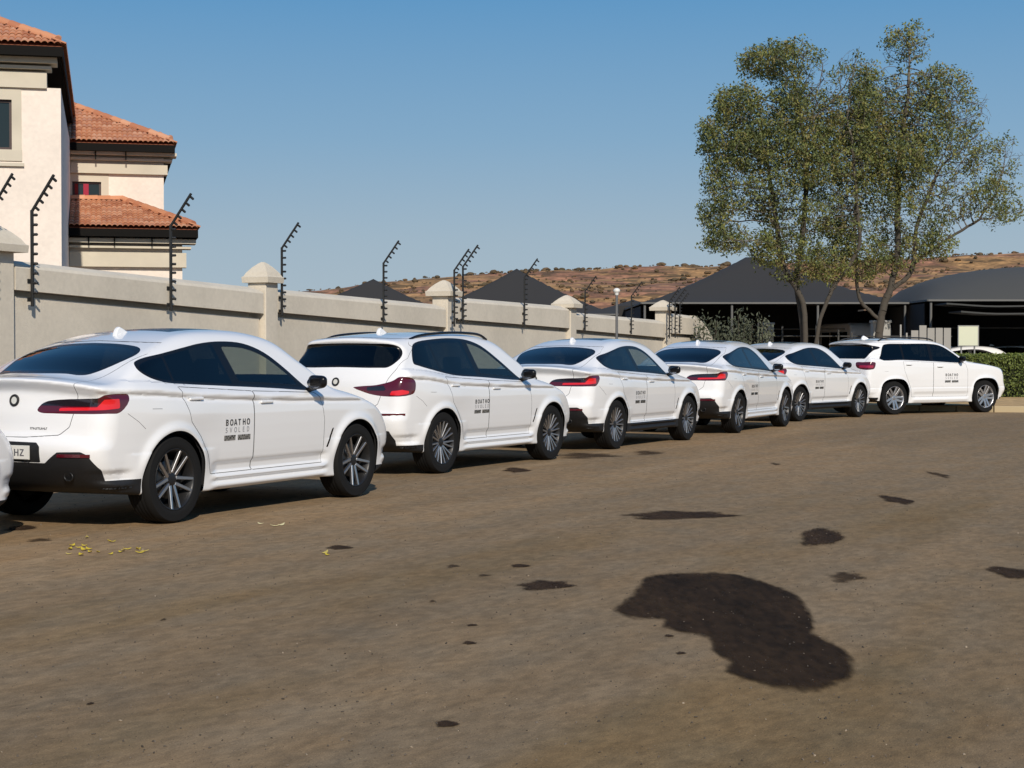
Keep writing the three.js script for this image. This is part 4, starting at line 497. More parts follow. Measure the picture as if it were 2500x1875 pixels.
// ---------------------------------------------------------------- the house behind the wall: a = along its front to the right, b = away from the front
{
  const house = group('house', -9.57, 0, -36, Math.atan2(0.234, 0.972)); tag(house, 'cream plastered house with orange clay tile roofs at the left behind the wall', 'house');
  // local axes: x = along the front, z = towards the viewer (so -z is back)
  const creamTex = (() => { const a = fbmTile(511, 6, 5), f = fbmTile(541, 80, 2); return makeTex(512, 512, (u, v) => { const k = 0.965 + (a(u, v) - 0.5) * 0.07 + (f(u, v) - 0.5) * 0.05; return [0.945 * k, 0.897 * k, 0.848 * k]; }); })();
  const bandTex = (() => { const a = fbmTile(571, 6, 5); return makeTex(256, 256, (u, v) => { const k = 0.95 + (a(u, v) - 0.5) * 0.1; return [0.835 * k, 0.80 * k, 0.728 * k]; }); })();
  const cream = new THREE.MeshStandardMaterial({ map: rep(creamTex, 1 / 5, 1 / 5), bumpMap: rep(plasterBump, 1, 1), bumpScale: 0.0012, roughness: 0.95 }), band = new THREE.MeshStandardMaterial({ map: rep(bandTex, 1 / 3, 1 / 3), roughness: 0.95 });
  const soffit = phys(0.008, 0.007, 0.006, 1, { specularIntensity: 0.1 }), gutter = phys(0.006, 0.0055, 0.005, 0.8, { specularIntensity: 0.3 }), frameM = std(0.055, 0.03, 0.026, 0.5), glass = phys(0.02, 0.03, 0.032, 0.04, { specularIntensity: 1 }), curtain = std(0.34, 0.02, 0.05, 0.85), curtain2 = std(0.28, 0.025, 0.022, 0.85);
  const block = (name, x0, x1, y0, y1, z0, z1, m, parent = house) => mesh(name, boxUV(boxAt(x1 - x0, y1 - y0, z1 - z0, (x0 + x1) / 2, (y0 + y1) / 2, (z0 + z1) / 2)), m, parent);
  const R = rng(71);
  // clay tiles: two rolls each, a few tones
  const TW = 0.27, TL = 0.33, GA = 0.272;
  const tileGeo = (() => { const n = 16, P = [], I = []; const f = (u) => 0.042 * Math.abs(Math.sin(u * Math.PI * 2)) ** 0.8; for (let l = 0; l < 2; l++) for (let i = 0; i <= n; i++) for (let s = 0; s < 2; s++) P.push((i / n - 0.5) * TW * 1.03, f(i / n) + (s ? 0 : 0.016) + (l ? 0 : 0.03), l ? -TL : 0); const id = (l, i, s) => (l * (n + 1) + i) * 2 + s; for (let i = 0; i < n; i++) { I.push(id(0, i, 0), id(0, i + 1, 0), id(1, i + 1, 0), id(0, i, 0), id(1, i + 1, 0), id(1, i, 0)); I.push(id(0, i, 1), id(0, i + 1, 1), id(0, i + 1, 0), id(0, i, 1), id(0, i + 1, 0), id(0, i, 0)); } let g = new THREE.BufferGeometry(); g.setAttribute('position', new THREE.Float32BufferAttribute(P, 3)); g.setIndex(I); g = g.toNonIndexed(); g.computeVertexNormals(); return g; })();
  const deckM = std(0.30, 0.10, 0.05, 0.9, { side: THREE.DoubleSide });
  const tileMats = [[0.52, 0.225, 0.115], [0.58, 0.265, 0.14], [0.44, 0.175, 0.09], [0.62, 0.32, 0.19], [0.50, 0.235, 0.14]].map(([r, g, b]) => std(r, g, b, 0.85, { side: THREE.DoubleSide }));
  const ridgeGeo = (() => { const g = new THREE.CylinderGeometry(0.11, 0.125, 0.40, 10, 1, false, -Math.PI / 2, Math.PI); g.rotateX(-Math.PI / 2); return g; })();
  // a hipped roof: front eave from x0 to x1 at height y, front edge z; it rises over run, the right hip over hipRun
  function roofOn(x0, x1, y, z, rise, run, hipRun, back) {
    const roof = group('roof', 0, 0, 0, 0, house), P = [], pitch = Math.atan2(rise, run), tp = rise / run;
    const v = [[x0, y, z], [x1, y, z], [x1 - hipRun, y + rise, z - run], [x0, y + rise, z - run], [x1, y, z - back], [x1 - hipRun, y + rise, z - back + 0.02], [x0, y + rise, z - back + 0.02], [x0, y, z - back]];
    const q = (a, b, c, d) => P.push(...v[a], ...v[b], ...v[c], ...v[a], ...v[c], ...v[d]); q(0, 1, 2, 3); q(1, 4, 5, 2); q(3, 2, 5, 6); q(7, 6, 5, 4); q(0, 7, 4, 1);
    const g = new THREE.BufferGeometry(); g.setAttribute('position', new THREE.Float32BufferAttribute(P, 3)); g.translate(0, -0.06, 0); g.computeVertexNormals(); mesh('roof_deck', g, deckM, roof);
    const rows = Math.ceil(run / Math.cos(pitch) / GA);
    for (let r = 0; r < rows; r++) { const s = r * GA, zz = z + 0.05 - s * Math.cos(pitch), yy = y + s * Math.sin(pitch) - 0.03, xe = x1 - Math.max(0, s - 0.12) * Math.cos(pitch) * hipRun / run, n = Math.floor((xe - x0) / TW + 0.25); for (let i = 0; i < n; i++) { const x = Math.max(x0, x0 + (x1 - x0) % TW - TW * 0.1) + (i + 0.5) * TW; if (x > xe + 0.12 || x + TW / 2 > x1 + 0.03) continue; const t = mesh('tile', tileGeo, tileMats[Math.floor(R() * 5)], roof); t.position.set(x, yy + (R() - 0.5) * 0.006, zz); t.rotation.x = pitch; t.rotation.y = 0; } }
    // hip tiles
    const hip = (xa, ya, za, xb, yb, zb) => { const L = Math.hypot(xb - xa, yb - ya, zb - za), n = Math.round(L / 0.36); for (let i = 0; i < n; i++) { const t = mesh('ridge_tile', ridgeGeo, tileMats[Math.floor(R() * 4)], roof); const k = (i + 0.5) / n; t.position.set(lerp(xa, xb, k), lerp(ya, yb, k) + 0.03, lerp(za, zb, k)); const d = new THREE.Vector3(xb - xa, yb - ya, zb - za).normalize(), qz = new THREE.Quaternion(); const m = new THREE.Matrix4(), zv = d.clone(), xv = new THREE.Vector3(0, 1, 0).cross(zv).normalize(), yv = zv.clone().cross(xv); m.makeBasis(xv, yv, zv); t.quaternion.setFromRotationMatrix(m); } };
    hip(x1 - 0.12, y + 0.12 * rise / hipRun, z - 0.12 * run / hipRun, x1 - hipRun, y + rise, z - run); if (x1 - hipRun - x0 > 0.3) hip(x0, y + rise, z - run, x1 - hipRun, y + rise, z - run);
    // other slopes: tiles joined into one piece
    const list = [], rs = Math.ceil(hipRun / Math.cos(pitch) / GA), pitchX = Math.atan2(rise, hipRun); for (let r = 0; r < rs; r++) { const s = r * GA, inset = s * Math.cos(pitchX) * run / hipRun; for (let zz = z - inset - TW / 2; zz > z - back + 0.1; zz -= TW) { const t = tileGeo.clone(); t.rotateX(pitchX); t.rotateY(Math.PI / 2); t.translate(x1 + 0.05 - s * Math.cos(pitchX), y + s * Math.sin(pitchX) - 0.03, zz); list.push(t); } }
    tag(mesh('side_tiles', merged(list), tileMats[0], roof), null, null, null, 'stuff');
    // fascia, gutter, soffit along the front and the right side
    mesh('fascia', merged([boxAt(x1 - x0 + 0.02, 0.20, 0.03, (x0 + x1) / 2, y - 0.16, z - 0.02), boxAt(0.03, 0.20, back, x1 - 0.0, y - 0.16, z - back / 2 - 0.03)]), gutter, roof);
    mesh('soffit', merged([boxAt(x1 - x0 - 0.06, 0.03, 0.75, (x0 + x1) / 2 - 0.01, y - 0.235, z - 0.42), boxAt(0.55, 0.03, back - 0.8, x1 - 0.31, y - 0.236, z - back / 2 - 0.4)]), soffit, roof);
    return roof;
  }
  // windows: recessed panes in a plastered surround
  function windowAt(x0, x1, y0, y1, z, cur) {
    const w = group('window', 0, 0, 0, 0, house), fr = 0.055;
    mesh('surround', merged([[x0 - 0.2, x1 + 0.2, y1, y1 + 0.22], [x0 - 0.2, x0, y0, y1], [x1, x1 + 0.2, y0, y1]].map(([a, b, c, d]) => boxUV(boxAt(b - a, d - c, 0.10, (a + b) / 2, (c + d) / 2, z + 0.03)))), band, w);
    mesh('sill', merged([boxAt(x1 - x0 + 0.42, 0.24, 0.12, (x0 + x1) / 2, y0 - 0.12, z + 0.035), boxAt(x1 - x0 + 0.5, 0.07, 0.16, (x0 + x1) / 2, y0 - 0.32, z + 0.05)].map((g) => boxUV(g))), band, w);
    mesh('frame', merged([boxAt(x1 - x0, fr, 0.05, (x0 + x1) / 2, y1 - fr / 2, z - 0.02), boxAt(x1 - x0, fr, 0.05, (x0 + x1) / 2, y0 + fr / 2, z - 0.02), boxAt(fr, y1 - y0 - 2 * fr, 0.05, x0 + fr / 2, (y0 + y1) / 2, z - 0.02), boxAt(fr, y1 - y0 - 2 * fr, 0.05, x1 - fr / 2, (y0 + y1) / 2, z - 0.02), boxAt(fr * 0.9, y1 - y0 - 2 * fr, 0.05, (x0 + x1) / 2, (y0 + y1) / 2, z - 0.02)]), frameM, w);
    const mid = (x0 + x1) / 2; for (const [a, b] of [[x0 + fr, mid - fr * 0.45], [mid + fr * 0.45, x1 - fr]]) mesh('pane', boxAt(b - a, y1 - y0 - 2 * fr, 0.01, (a + b) / 2, (y0 + y1) / 2, z - 0.03), glass, w);
    if (cur) { mesh('curtain', boxAt(0.09, y1 - y0 - 2 * fr, 0.012, x0 + 0.11, (y0 + y1) / 2, z - 0.018), curtain2, w); mesh('curtain', boxAt(0.14, y1 - y0 - 2 * fr, 0.012, mid - 0.02, (y0 + y1) / 2, z + 0.01), curtain, w); }
  }
  // the walls of one wing with stepped cornice bands below the eave; the window is a real hole
  function wing(x0, x1, z, zb, eave, hole, frieze, lo) {
    const s = new THREE.Shape(); s.moveTo(x0, lo); s.lineTo(x1, lo); const ty = frieze.topY ?? eave - 0.24; s.lineTo(x1, ty); s.lineTo(x0, ty); s.closePath();
    if (hole) { const h = new THREE.Path(); h.moveTo(hole[0], hole[2]); h.lineTo(hole[0], hole[3]); h.lineTo(hole[1], hole[3]); h.lineTo(hole[1], hole[2]); h.closePath(); s.holes.push(h); }
    const g = new THREE.ExtrudeGeometry(s, { depth: 0.22, bevelEnabled: false }); g.translate(0, 0, z - 0.22); mesh('wall', boxUV(g), cream, house);
    block('wall', x1 - 0.22, x1 - 0.001, lo, ty - 0.002, zb, z - 0.221, cream); block('wall', x0, x1 - 0.22, lo, eave - 0.242, zb, zb + 0.2, cream); block('floor_slab', x0, x1 - 0.23, Math.max(0.2, eave - 3.2), Math.max(0.35, eave - 3.05), zb + 0.2, z - 0.23, band);
    if (frieze.topY) block('wall', x0, frieze.x1 - 0.02, frieze.topY - 0.002, eave - 0.24, zb + 0.21, z - 0.12, cream);
    for (const bx of frieze.brackets ?? []) mesh('bracket', merged([boxAt(0.035, 0.26, 0.03, bx, eave - 0.33, z + 0.40), boxAt(0.03, 0.03, 0.42, bx, eave - 0.45, z + 0.21)]), gutter, house);
    const fx = frieze.x1 ?? x1 + 0.05;
    for (const [a, b, d] of frieze.bands) mesh('cornice', boxUV(boxAt(fx + d - x0, b - a, 0.3 + d, (x0 + fx + d) / 2, eave - (a + b) / 2, z + d / 2 - 0.15)), band, house);
    if (hole) windowAt(...hole, z - 0.06, frieze.curtain);
  }
  // front wing: the lower face stands proud of the shaded frieze above it
  wing(-7, -0.05, -0.55, -12.4, 8.05, [-2.2, -1.07, 5.79, 6.86], { x1: -0.42, bands: [[0.26, 0.42, 0.30], [0.47, 0.54, 0.18], [0.59, 0.93, 0.08]], topY: 7.14 }, 0);
  roofOn(-7, 0, 8.0, 0, 2.2, 4.72, 4.72, 12.4);
  // side wing behind it, with the small curtained window
  wing(-0.04, 2.44, -10.23, -19, 7.137, [0.0, 0.765, 5.535, 6.09], { x1: 2.42, bands: [[0.25, 0.335, 0.36], [0.41, 0.47, 0.24], [0.55, 0.82, 0.12]], curtain: true, brackets: [0.62, 1.42] }, 0);
  roofOn(-0.35, 2.71, 7.137, -9.63, 1.427, 3.06, 3.06, 9.4);
  // low lean-to in front of the side wing
  wing(-0.04, 2.84, -8.05, -10.0, 4.69, null, { x1: 2.80, bands: [[0.30, 0.41, 0.38], [0.48, 0.54, 0.26], [0.64, 1.02, 0.14]], brackets: [0.45, 1.1, 2.05] }, 0);
  roofOn(-0.04, 3.21, 4.69, -7.45, 0.89, 2.78, 1.89, 2.79);
}
// ---------------------------------------------------------------- dark shade-net canopies over car ports behind the wall
const net = std(0.030, 0.029, 0.029, 0.95, { side: THREE.DoubleSide }), netD = std(0.062, 0.064, 0.063, 0.95, { side: THREE.DoubleSide }), steelPost = std(0.13, 0.13, 0.125, 0.6);
function canopy(x, d, w, dep, eave, peak, label, opt = {}) {
  const g = group('shade_canopy', x, 0, -d, opt.turn ?? 0); tag(g, label, 'canopy', 'dark shade canopies');
  const n = 24, P = [], I = [], R = rng(Math.round(d * 7 + x * 3)); const px = opt.px ?? 0;
  for (let j = 0; j <= n; j++) for (let i = 0; i <= n; i++) {
    const u = i / n * 2 - 1, v = j / n * 2 - 1; let q = Math.max(Math.abs(u - px * (1 - Math.abs(u))), Math.abs(v)); q = Math.min(1, q);
    let h = opt.dome ? Math.sqrt(Math.max(0, 1 - Math.abs(u) ** 2.2)) * (1 - Math.abs(v) ** 2.6) : 1 - q; if (!opt.dome) { h = Math.pow(h, 1.22); h -= 0.10 * Math.sin(Math.PI * Math.min(1, q)) * Math.abs(Math.abs(u) - Math.abs(v)); }
    P.push(u * w / 2, eave + (peak - eave) * h + (R() - 0.5) * 0.015, v * dep / 2);
  }
  for (let j = 0; j < n; j++) for (let i = 0; i < n; i++) { const a = j * (n + 1) + i; I.push(a, a + n + 1, a + 1, a + 1, a + n + 1, a + n + 2); }
  const geo = new THREE.BufferGeometry(); geo.setAttribute('position', new THREE.Float32BufferAttribute(P, 3)); geo.setIndex(I); geo.computeVertexNormals(); mesh('net', geo, opt.mat ?? net, g);
  // edge cable sleeve, posts and beams
  const e = []; for (const s of [-1, 1]) { e.push(boxAt(w, 0.06, 0.05, 0, eave - 0.03, s * dep / 2)); e.push(boxAt(0.05, 0.06, dep - 0.06, s * w / 2, eave - 0.03, 0)); } mesh('edge_frame', merged(e), steelPost, g);
  for (const sx of [-1, -0.33, 0.33, 1]) for (const sz of [-1, 1]) mesh('post', bar([sx * (w / 2 - 0.12), 0, sz * (dep / 2 - 0.1)], [sx * (w / 2 - 0.12), eave - 0.05, sz * (dep / 2 - 0.1)], 0.045, 8), steelPost, g);
  for (const [y, k] of [[1.05, 0.018], [2.3, 0.022]]) mesh('rail', bar([-w / 2 + 0.15, y, dep * 0.18], [w / 2 - 0.15, y, dep * 0.18], k, 6), steelPost, g);
  mesh('back_net', boxAt(w + 0.5, eave + 0.12, 0.03, 0, (eave + 0.12) / 2, -dep / 2 + 0.65), net, g); for (const s of [-1, 1]) mesh('side_net', boxAt(0.03, eave - 0.12, dep * 0.9, s * (w / 2 - 0.03), (eave - 0.12) / 2, -dep * 0.02), net, g);
  return g;
}
canopy(-7.15, 87, 8.2, 7, 3.45, 5.22, 'leftmost dark shade canopy, peaked, above the wall behind the second pillar');
canopy(0.22, 78, 8.8, 8, 3.15, 5.30, 'second dark shade canopy, peaked, above the wall left of the third pillar');
canopy(9.25, 64, 9.4, 9.5, 3.20, 5.15, 'large peaked dark shade canopy behind the left tree', { px: -0.04 });
canopy(19.3, 61, 10.6, 8.5, 3.22, 4.52, 'wide rounded dark shade canopy at the right edge', { dome: true, mat: netD });
canopy(5.3, 74, 5.0, 7, 3.05, 3.75, 'low flat dark shade canopy between the second and the large peaked one');
// sagging inner shade sheets beneath the rounded canopy
for (const [y, z, k, w] of [[2.92, -56.3, 0.10, 10.2], [2.66, -56.0, 0.12, 9.4]]) { const g = new THREE.BoxGeometry(w, 0.05, 1.6, 24, 1, 1), p = g.attributes.position; for (let i = 0; i < p.count; i++) p.setY(i, p.getY(i) + k * (Math.abs(p.getX(i)) / 5) ** 2 + 0.02 * Math.sin(p.getX(i) * 2.1)); g.computeVertexNormals(); const m = mesh('shade_sheet', g, netD); m.position.set(19.4, y, z); tag(m, y > 2.8 ? 'upper sagging dark sheet hanging below the rounded canopy' : 'lower sagging dark sheet hanging below the rounded canopy', 'shade sheet'); }

// ---------------------------------------------------------------- dry hill on the horizon
const ridge = [[-400, 17], [-160, 20], [-83, 22.3], [-68, 23.3], [-42, 27.1], [-24, 28.2], [13, 30.7], [65, 32.4], [90, 32.9], [131, 34.5], [182, 37.0], [260, 41], [420, 44]];
const H1 = fbmTile(601, 6, 5), H2 = fbmTile(641, 20, 4);
const hillY = (x, d) => { const top = table(ridge, x), s = sstep(330, 600, d), f = d > 600 ? Math.max(0.2, 1 - (d - 600) / 500) : 1; return top * (0.86 * s + 0.14 * sstep(560, 600, d)) * f + (H1(x / 300 + 2, d / 300) - 0.5) * 9 * s * (1 - s) * 2.2 + (H2(x / 260 + 2, d / 260) - 0.5) * 2.4 * s; };
{
  const P = [], UV = [], I = [], nx = 150, nd = 60; for (let j = 0; j <= nd; j++) for (let i = 0; i <= nx; i++) { const x = -380 + i / nx * 780, d = 320 + j / nd * 380; P.push(x, hillY(x, d) - 0.3, -d); UV.push(x, d * 1.0 + hillY(x, d) * 2.2); }
  for (let j = 0; j < nd; j++) for (let i = 0; i < nx; i++) { const a = j * (nx + 1) + i; I.push(a, a + 1, a + nx + 1, a + 1, a + nx + 2, a + nx + 1); }
  const g = new THREE.BufferGeometry(); g.setAttribute('position', new THREE.Float32BufferAttribute(P, 3)); g.setAttribute('uv', new THREE.Float32BufferAttribute(UV, 2)); g.setIndex(I); g.computeVertexNormals();
  tag(mesh('dry_hill', g, new THREE.MeshStandardMaterial({ map: rep(dryTex, 1 / 95, 1 / 95), roughness: 1, color: new THREE.Color().setRGB(0.78, 0.77, 0.77) })), 'long low hill of dry orange grass on the horizon', 'hill', null, 'structure');
  // bushes on its slope and ridge
  const R = rng(88), list = [];
  const blob = () => { const g = new THREE.IcosahedronGeometry(1, 2), p = g.attributes.position; for (let i = 0; i < p.count; i++) { const k = 0.55 + 0.95 * H2(p.getX(i) * 0.34 + p.getZ(i) * 0.13 + 3, p.getY(i) * 0.2 + 5); p.setXYZ(i, p.getX(i) * k, p.getY(i) * k * 0.8, p.getZ(i) * k); } g.computeVertexNormals(); return g; };
  const im = new THREE.InstancedMesh(blob(), std(0.105, 0.080, 0.050, 1), 6500); im.name = 'hill_bushes'; const m = new THREE.Matrix4(), q = new THREE.Quaternion(), c = new THREE.Color();
  for (let i = 0; i < 6500; i++) { const rid = i < 260, x = -200 + R() * 460, d = rid ? 596 + R() * 10 : 380 + R() * 225, big = rid ? 0.2 + R() * R() * 1.2 : 0.2 + R() * R() * R() * 1.5; if (!rid && H1(x / 120 + 1, d / 120 + 2) < 0.47 && R() < 0.8) { m.makeScale(0.01, 0.01, 0.01); } else { q.setFromAxisAngle(new THREE.Vector3(0, 1, 0), R() * 6); m.compose(new THREE.Vector3(x, hillY(x, d) + big * 0.2, -d), q, new THREE.Vector3(big * (0.8 + R() * 0.8), big * (0.5 + R() * 0.5), big * 1.2)); } im.setMatrixAt(i, m); const t = R(); c.setRGB(0.7 + t * 0.8, 0.75 + t * 0.5, 0.7 + t * 0.3); im.setColorAt(i, c); }
  shade(im); scene.add(im); tag(im, 'scattered dark bushes over the dry hill and along its ridge', 'bushes', null, 'stuff');
}

// ---------------------------------------------------------------- trees: branches grown towards points spread through the crown
const barkMat = std(0.15, 0.13, 0.105, 0.95), barkPale = std(0.070, 0.060, 0.048, 0.95);
const leafMats = [[0.155, 0.185, 0.042], [0.250, 0.250, 0.052], [0.092, 0.122, 0.036], [0.225, 0.185, 0.056]].map(([r, g, b]) => phys(r, g, b, 0.75, { transmission: 0.3, thickness: 0, side: THREE.DoubleSide }));
function growTree(o) {
  const R = rng(o.seed), pts = [];
  for (const [x, y, rx, ry, w = 1] of o.clumps) { const n = Math.round(o.density * rx * ry * w); for (let i = 0; i < n; i++) { let a, b, c; do { a = R() * 2 - 1; b = R() * 2 - 1; c = R() * 2 - 1; } while (a * a + b * b + c * c > 1); const cx = x - o.x; pts.push([cx + a * rx, y + b * ry, c * Math.max(rx, ry) * 1.1 + (o.zOf(cx, y) ?? 0) + (R() - 0.5) * 0.8]); } }
  const N = [], kids = [], par = []; const node = (p, pa) => { N.push(p); par.push(pa); kids.push(0); return N.length - 1; };
  for (const st of o.stems) { let last = -1; const c = new THREE.CatmullRomCurve3(st.map((p) => new THREE.Vector3(p[0] - o.x, p[1], p[2] ?? 0))), n = Math.ceil(c.getLength() / 0.22); let from = 0; if (st.fork !== undefined) { let best = 1e9; N.forEach((p, i) => { const d = (p[0] - st[0][0] + o.x) ** 2 + (p[1] - st[0][1]) ** 2 + (p[2] - (st[0][2] ?? 0)) ** 2; if (d < best) { best = d; last = i; } }); from = 1; } for (let i = from; i <= n; i++) { const p = c.getPoint(i / n); last = node([p.x + (R() - 0.5) * 0.03, p.y, p.z + (R() - 0.5) * 0.03], last); } }
  const near = pts.map(() => [-1, 1e9]), live = pts.map(() => true); let from = 0;
  for (let it = 0; it < 90; it++) {
    for (let k = 0; k < pts.length; k++) { if (!live[k]) continue; const p = pts[k]; for (let i = from; i < N.length; i++) { const d = (p[0] - N[i][0]) ** 2 + (p[1] - N[i][1]) ** 2 + (p[2] - N[i][2]) ** 2; if (d < near[k][1] && N[i][1] > o.bare) near[k] = [i, d]; } }
    from = N.length; const pull = new Map();
    for (let k = 0; k < pts.length; k++) { if (!live[k] || near[k][0] < 0) continue; const [i, d] = near[k]; if (d < 0.15 ** 2) { live[k] = false; continue; } if (d > 3.2 ** 2) continue; const l = Math.sqrt(d), q = pull.get(i) ?? [0, 0, 0]; for (let c = 0; c < 3; c++) q[c] += (pts[k][c] - N[i][c]) / l; pull.set(i, q); }
    if (!pull.size) break;
    for (const [i, q] of pull) { q[1] += 0.15; const l = Math.hypot(...q) || 1, s = 0.19; const p = [0, 1, 2].map((c) => N[i][c] + q[c] / l * s + (R() - 0.5) * 0.07); if (kids[i] < 4) { kids[i]++; node(p, i); } }
    if (N.length > 9000) break;
  }
  const rad = new Float32Array(N.length), E = 2.35; for (let i = N.length - 1; i >= 0; i--) { if (rad[i] === 0) rad[i] = 0.0042 ** E; if (par[i] >= 0) rad[par[i]] += rad[i] * 1.0 + 1e-9; } for (let i = 0; i < N.length; i++) rad[i] = Math.min(o.maxR, rad[i] ** (1 / E));
  const tree = group('tree', o.x, 0, -o.d); tag(tree, o.label, 'tree', 'trees behind the last cars');
  const wood = (pick) => { const P = [], NN = [], I = []; for (let i = 0; i < N.length; i++) { const a = par[i]; if (a < 0 || !pick(rad[i])) continue; const A = N[a], B = N[i], ra = Math.min(rad[a], rad[i] * 1.5), rb = rad[i], s = ra > 0.03 ? 8 : ra > 0.012 ? 5 : 3, d = new THREE.Vector3(B[0] - A[0], B[1] - A[1], B[2] - A[2]).normalize(), u = new THREE.Vector3(d.y, -d.x, d.z * 0 + 0.31).cross(d).normalize(), v = d.clone().cross(u), b0 = P.length / 3; for (const [C, r] of [[A, ra], [B, rb]]) for (let k = 0; k < s; k++) { const t = k / s * Math.PI * 2, n = u.clone().multiplyScalar(Math.cos(t)).addScaledVector(v, Math.sin(t)); P.push(C[0] + n.x * r, C[1] + n.y * r, C[2] + n.z * r); NN.push(n.x, n.y, n.z); } for (let k = 0; k < s; k++) { const k2 = (k + 1) % s; I.push(b0 + k, b0 + k2, b0 + s + k, b0 + k2, b0 + s + k2, b0 + s + k); } } const g = new THREE.BufferGeometry(); g.setAttribute('position', new THREE.Float32BufferAttribute(P, 3)); g.setAttribute('normal', new THREE.Float32BufferAttribute(NN, 3)); g.setIndex(I); return g; };
  mesh('trunk', wood((r) => r > 0.035), barkPale, tree); tag(mesh('branches', wood((r) => r <= 0.035), barkMat, tree), null, null, null, 'stuff');
  // leaves: small folded blades in loose tufts near the twig ends
  const lf = (() => { const P = [0, 0, 0, 0.5, 0.08, 0.26, 1, 0, 0, 0.5, 0.08, -0.26], g = new THREE.BufferGeometry(); g.setAttribute('position', new THREE.Float32BufferAttribute(P, 3)); g.setIndex([0, 1, 2, 0, 2, 3]); const h = g.toNonIndexed(); h.computeVertexNormals(); return h; })();
  const spots = []; for (let i = 0; i < N.length; i++) if (rad[i] < 0.0075 && N[i][1] > o.leafFrom) { const p = N[i], th = o.thin(p[0] + o.x, p[1]) * (0.14 + 1.35 * sstep(0.32, 0.70, H1(p[0] / 9 + 2.3, p[1] / 9 + p[2] / 12 + 1.2))); if (R() < th) { const n = 12 + Math.floor(R() * 14); for (let k = 0; k < n; k++) spots.push([p[0] + (R() - 0.5) * 0.28, p[1] + (R() - 0.5) * 0.25, p[2] + (R() - 0.5) * 0.28]); } }
  leafMats.forEach((mat, li) => { const mine = spots.filter((p, i) => { const t = H2(p[0] / 4 + 1.7, p[1] / 4 + p[2] / 9 + 0.6) * 0.8 + ((i * 7919) % 101) / 101 * 0.35; return li === (t < 0.46 ? 2 : t < 0.62 ? 0 : t < 0.74 ? 1 : 3); }); if (!mine.length) return; const im = new THREE.InstancedMesh(lf, mat, mine.length), m = new THREE.Matrix4(), q = new THREE.Quaternion(), e = new THREE.Euler(); mine.forEach((p, i) => { e.set((R() - 0.5) * 2.2, R() * 6.283, (R() - 0.5) * 2.2); q.setFromEuler(e); const s = 0.055 + R() * 0.06; m.compose(new THREE.Vector3(...p), q, new THREE.Vector3(s, s, s)); im.setMatrixAt(i, m); }); im.name = 'crown'; shade(im); tag(im, null, null, null, 'stuff'); tree.add(im); });
  console.log('tree', N.length, spots.length);
  return tree;
}
const stem = (pts, join) => { if (join) pts.fork = true; return pts; };
growTree({ seed: 5, x: 8.1, d: 46, density: 1150, bare: 2.6, leafFrom: 3.0, maxR: 0.15, label: 'sparse olive green tree with several stems, left of the two, behind the fifth car', zOf: (x, y) => 0, thin: (x, y) => x < 6.4 ? 0.7 : 0.86,
  stems: [[[8.05, 0], [8.01, 1.77], [7.89, 2.91], [7.41, 3.76], [7.19, 5.17], [6.9, 6.6, 0.3]], [[8.3, 0, 0.1], [8.30, 1.9, 0.1], [8.6, 2.96, 0.2], [8.83, 3.36, 0.2], [9.40, 4.32, 0.3], [9.3, 5.45, 0.4], [9.2, 7.2, 0.3]], [[7.95, 0, -0.2], [7.95, 2.34, -0.2], [7.81, 3.3, -0.3], [7.98, 4.6, -0.4], [8.09, 6.6, -0.4], [7.9, 8.0, -0.4]]],
  clumps: [[7.41, 9.36, 1.24, 0.48, 0.9], [6.17, 8.11, 0.74, 0.62], [5.55, 7.21, 0.51, 0.62], [5.83, 6.13, 0.68, 0.68], [5.71, 5.28, 0.62, 0.57], [5.88, 4.49, 0.74, 0.34], [8.09, 8.11, 1.08, 0.96], [7.02, 7.15, 0.96, 0.85], [8.09, 6.58, 1.08, 0.85], [6.90, 5.74, 0.85, 0.74], [7.87, 5.17, 1.08, 0.74], [7.87, 4.15, 0.74, 0.51], [9.28, 9.07, 0.51, 0.62], [9.0, 7.9, 0.7, 0.9], [9.1, 6.6, 0.75, 0.8], [6.4, 7.0, 0.9, 0.8], [7.4, 6.0, 0.9, 0.8], [8.9, 5.3, 0.7, 0.8], [7.3, 4.4, 0.8, 0.4], [8.6, 3.8, 0.7, 0.45], [7.7, 3.65, 0.6, 0.35], [7.0, 4.1, 0.5, 0.3]] });
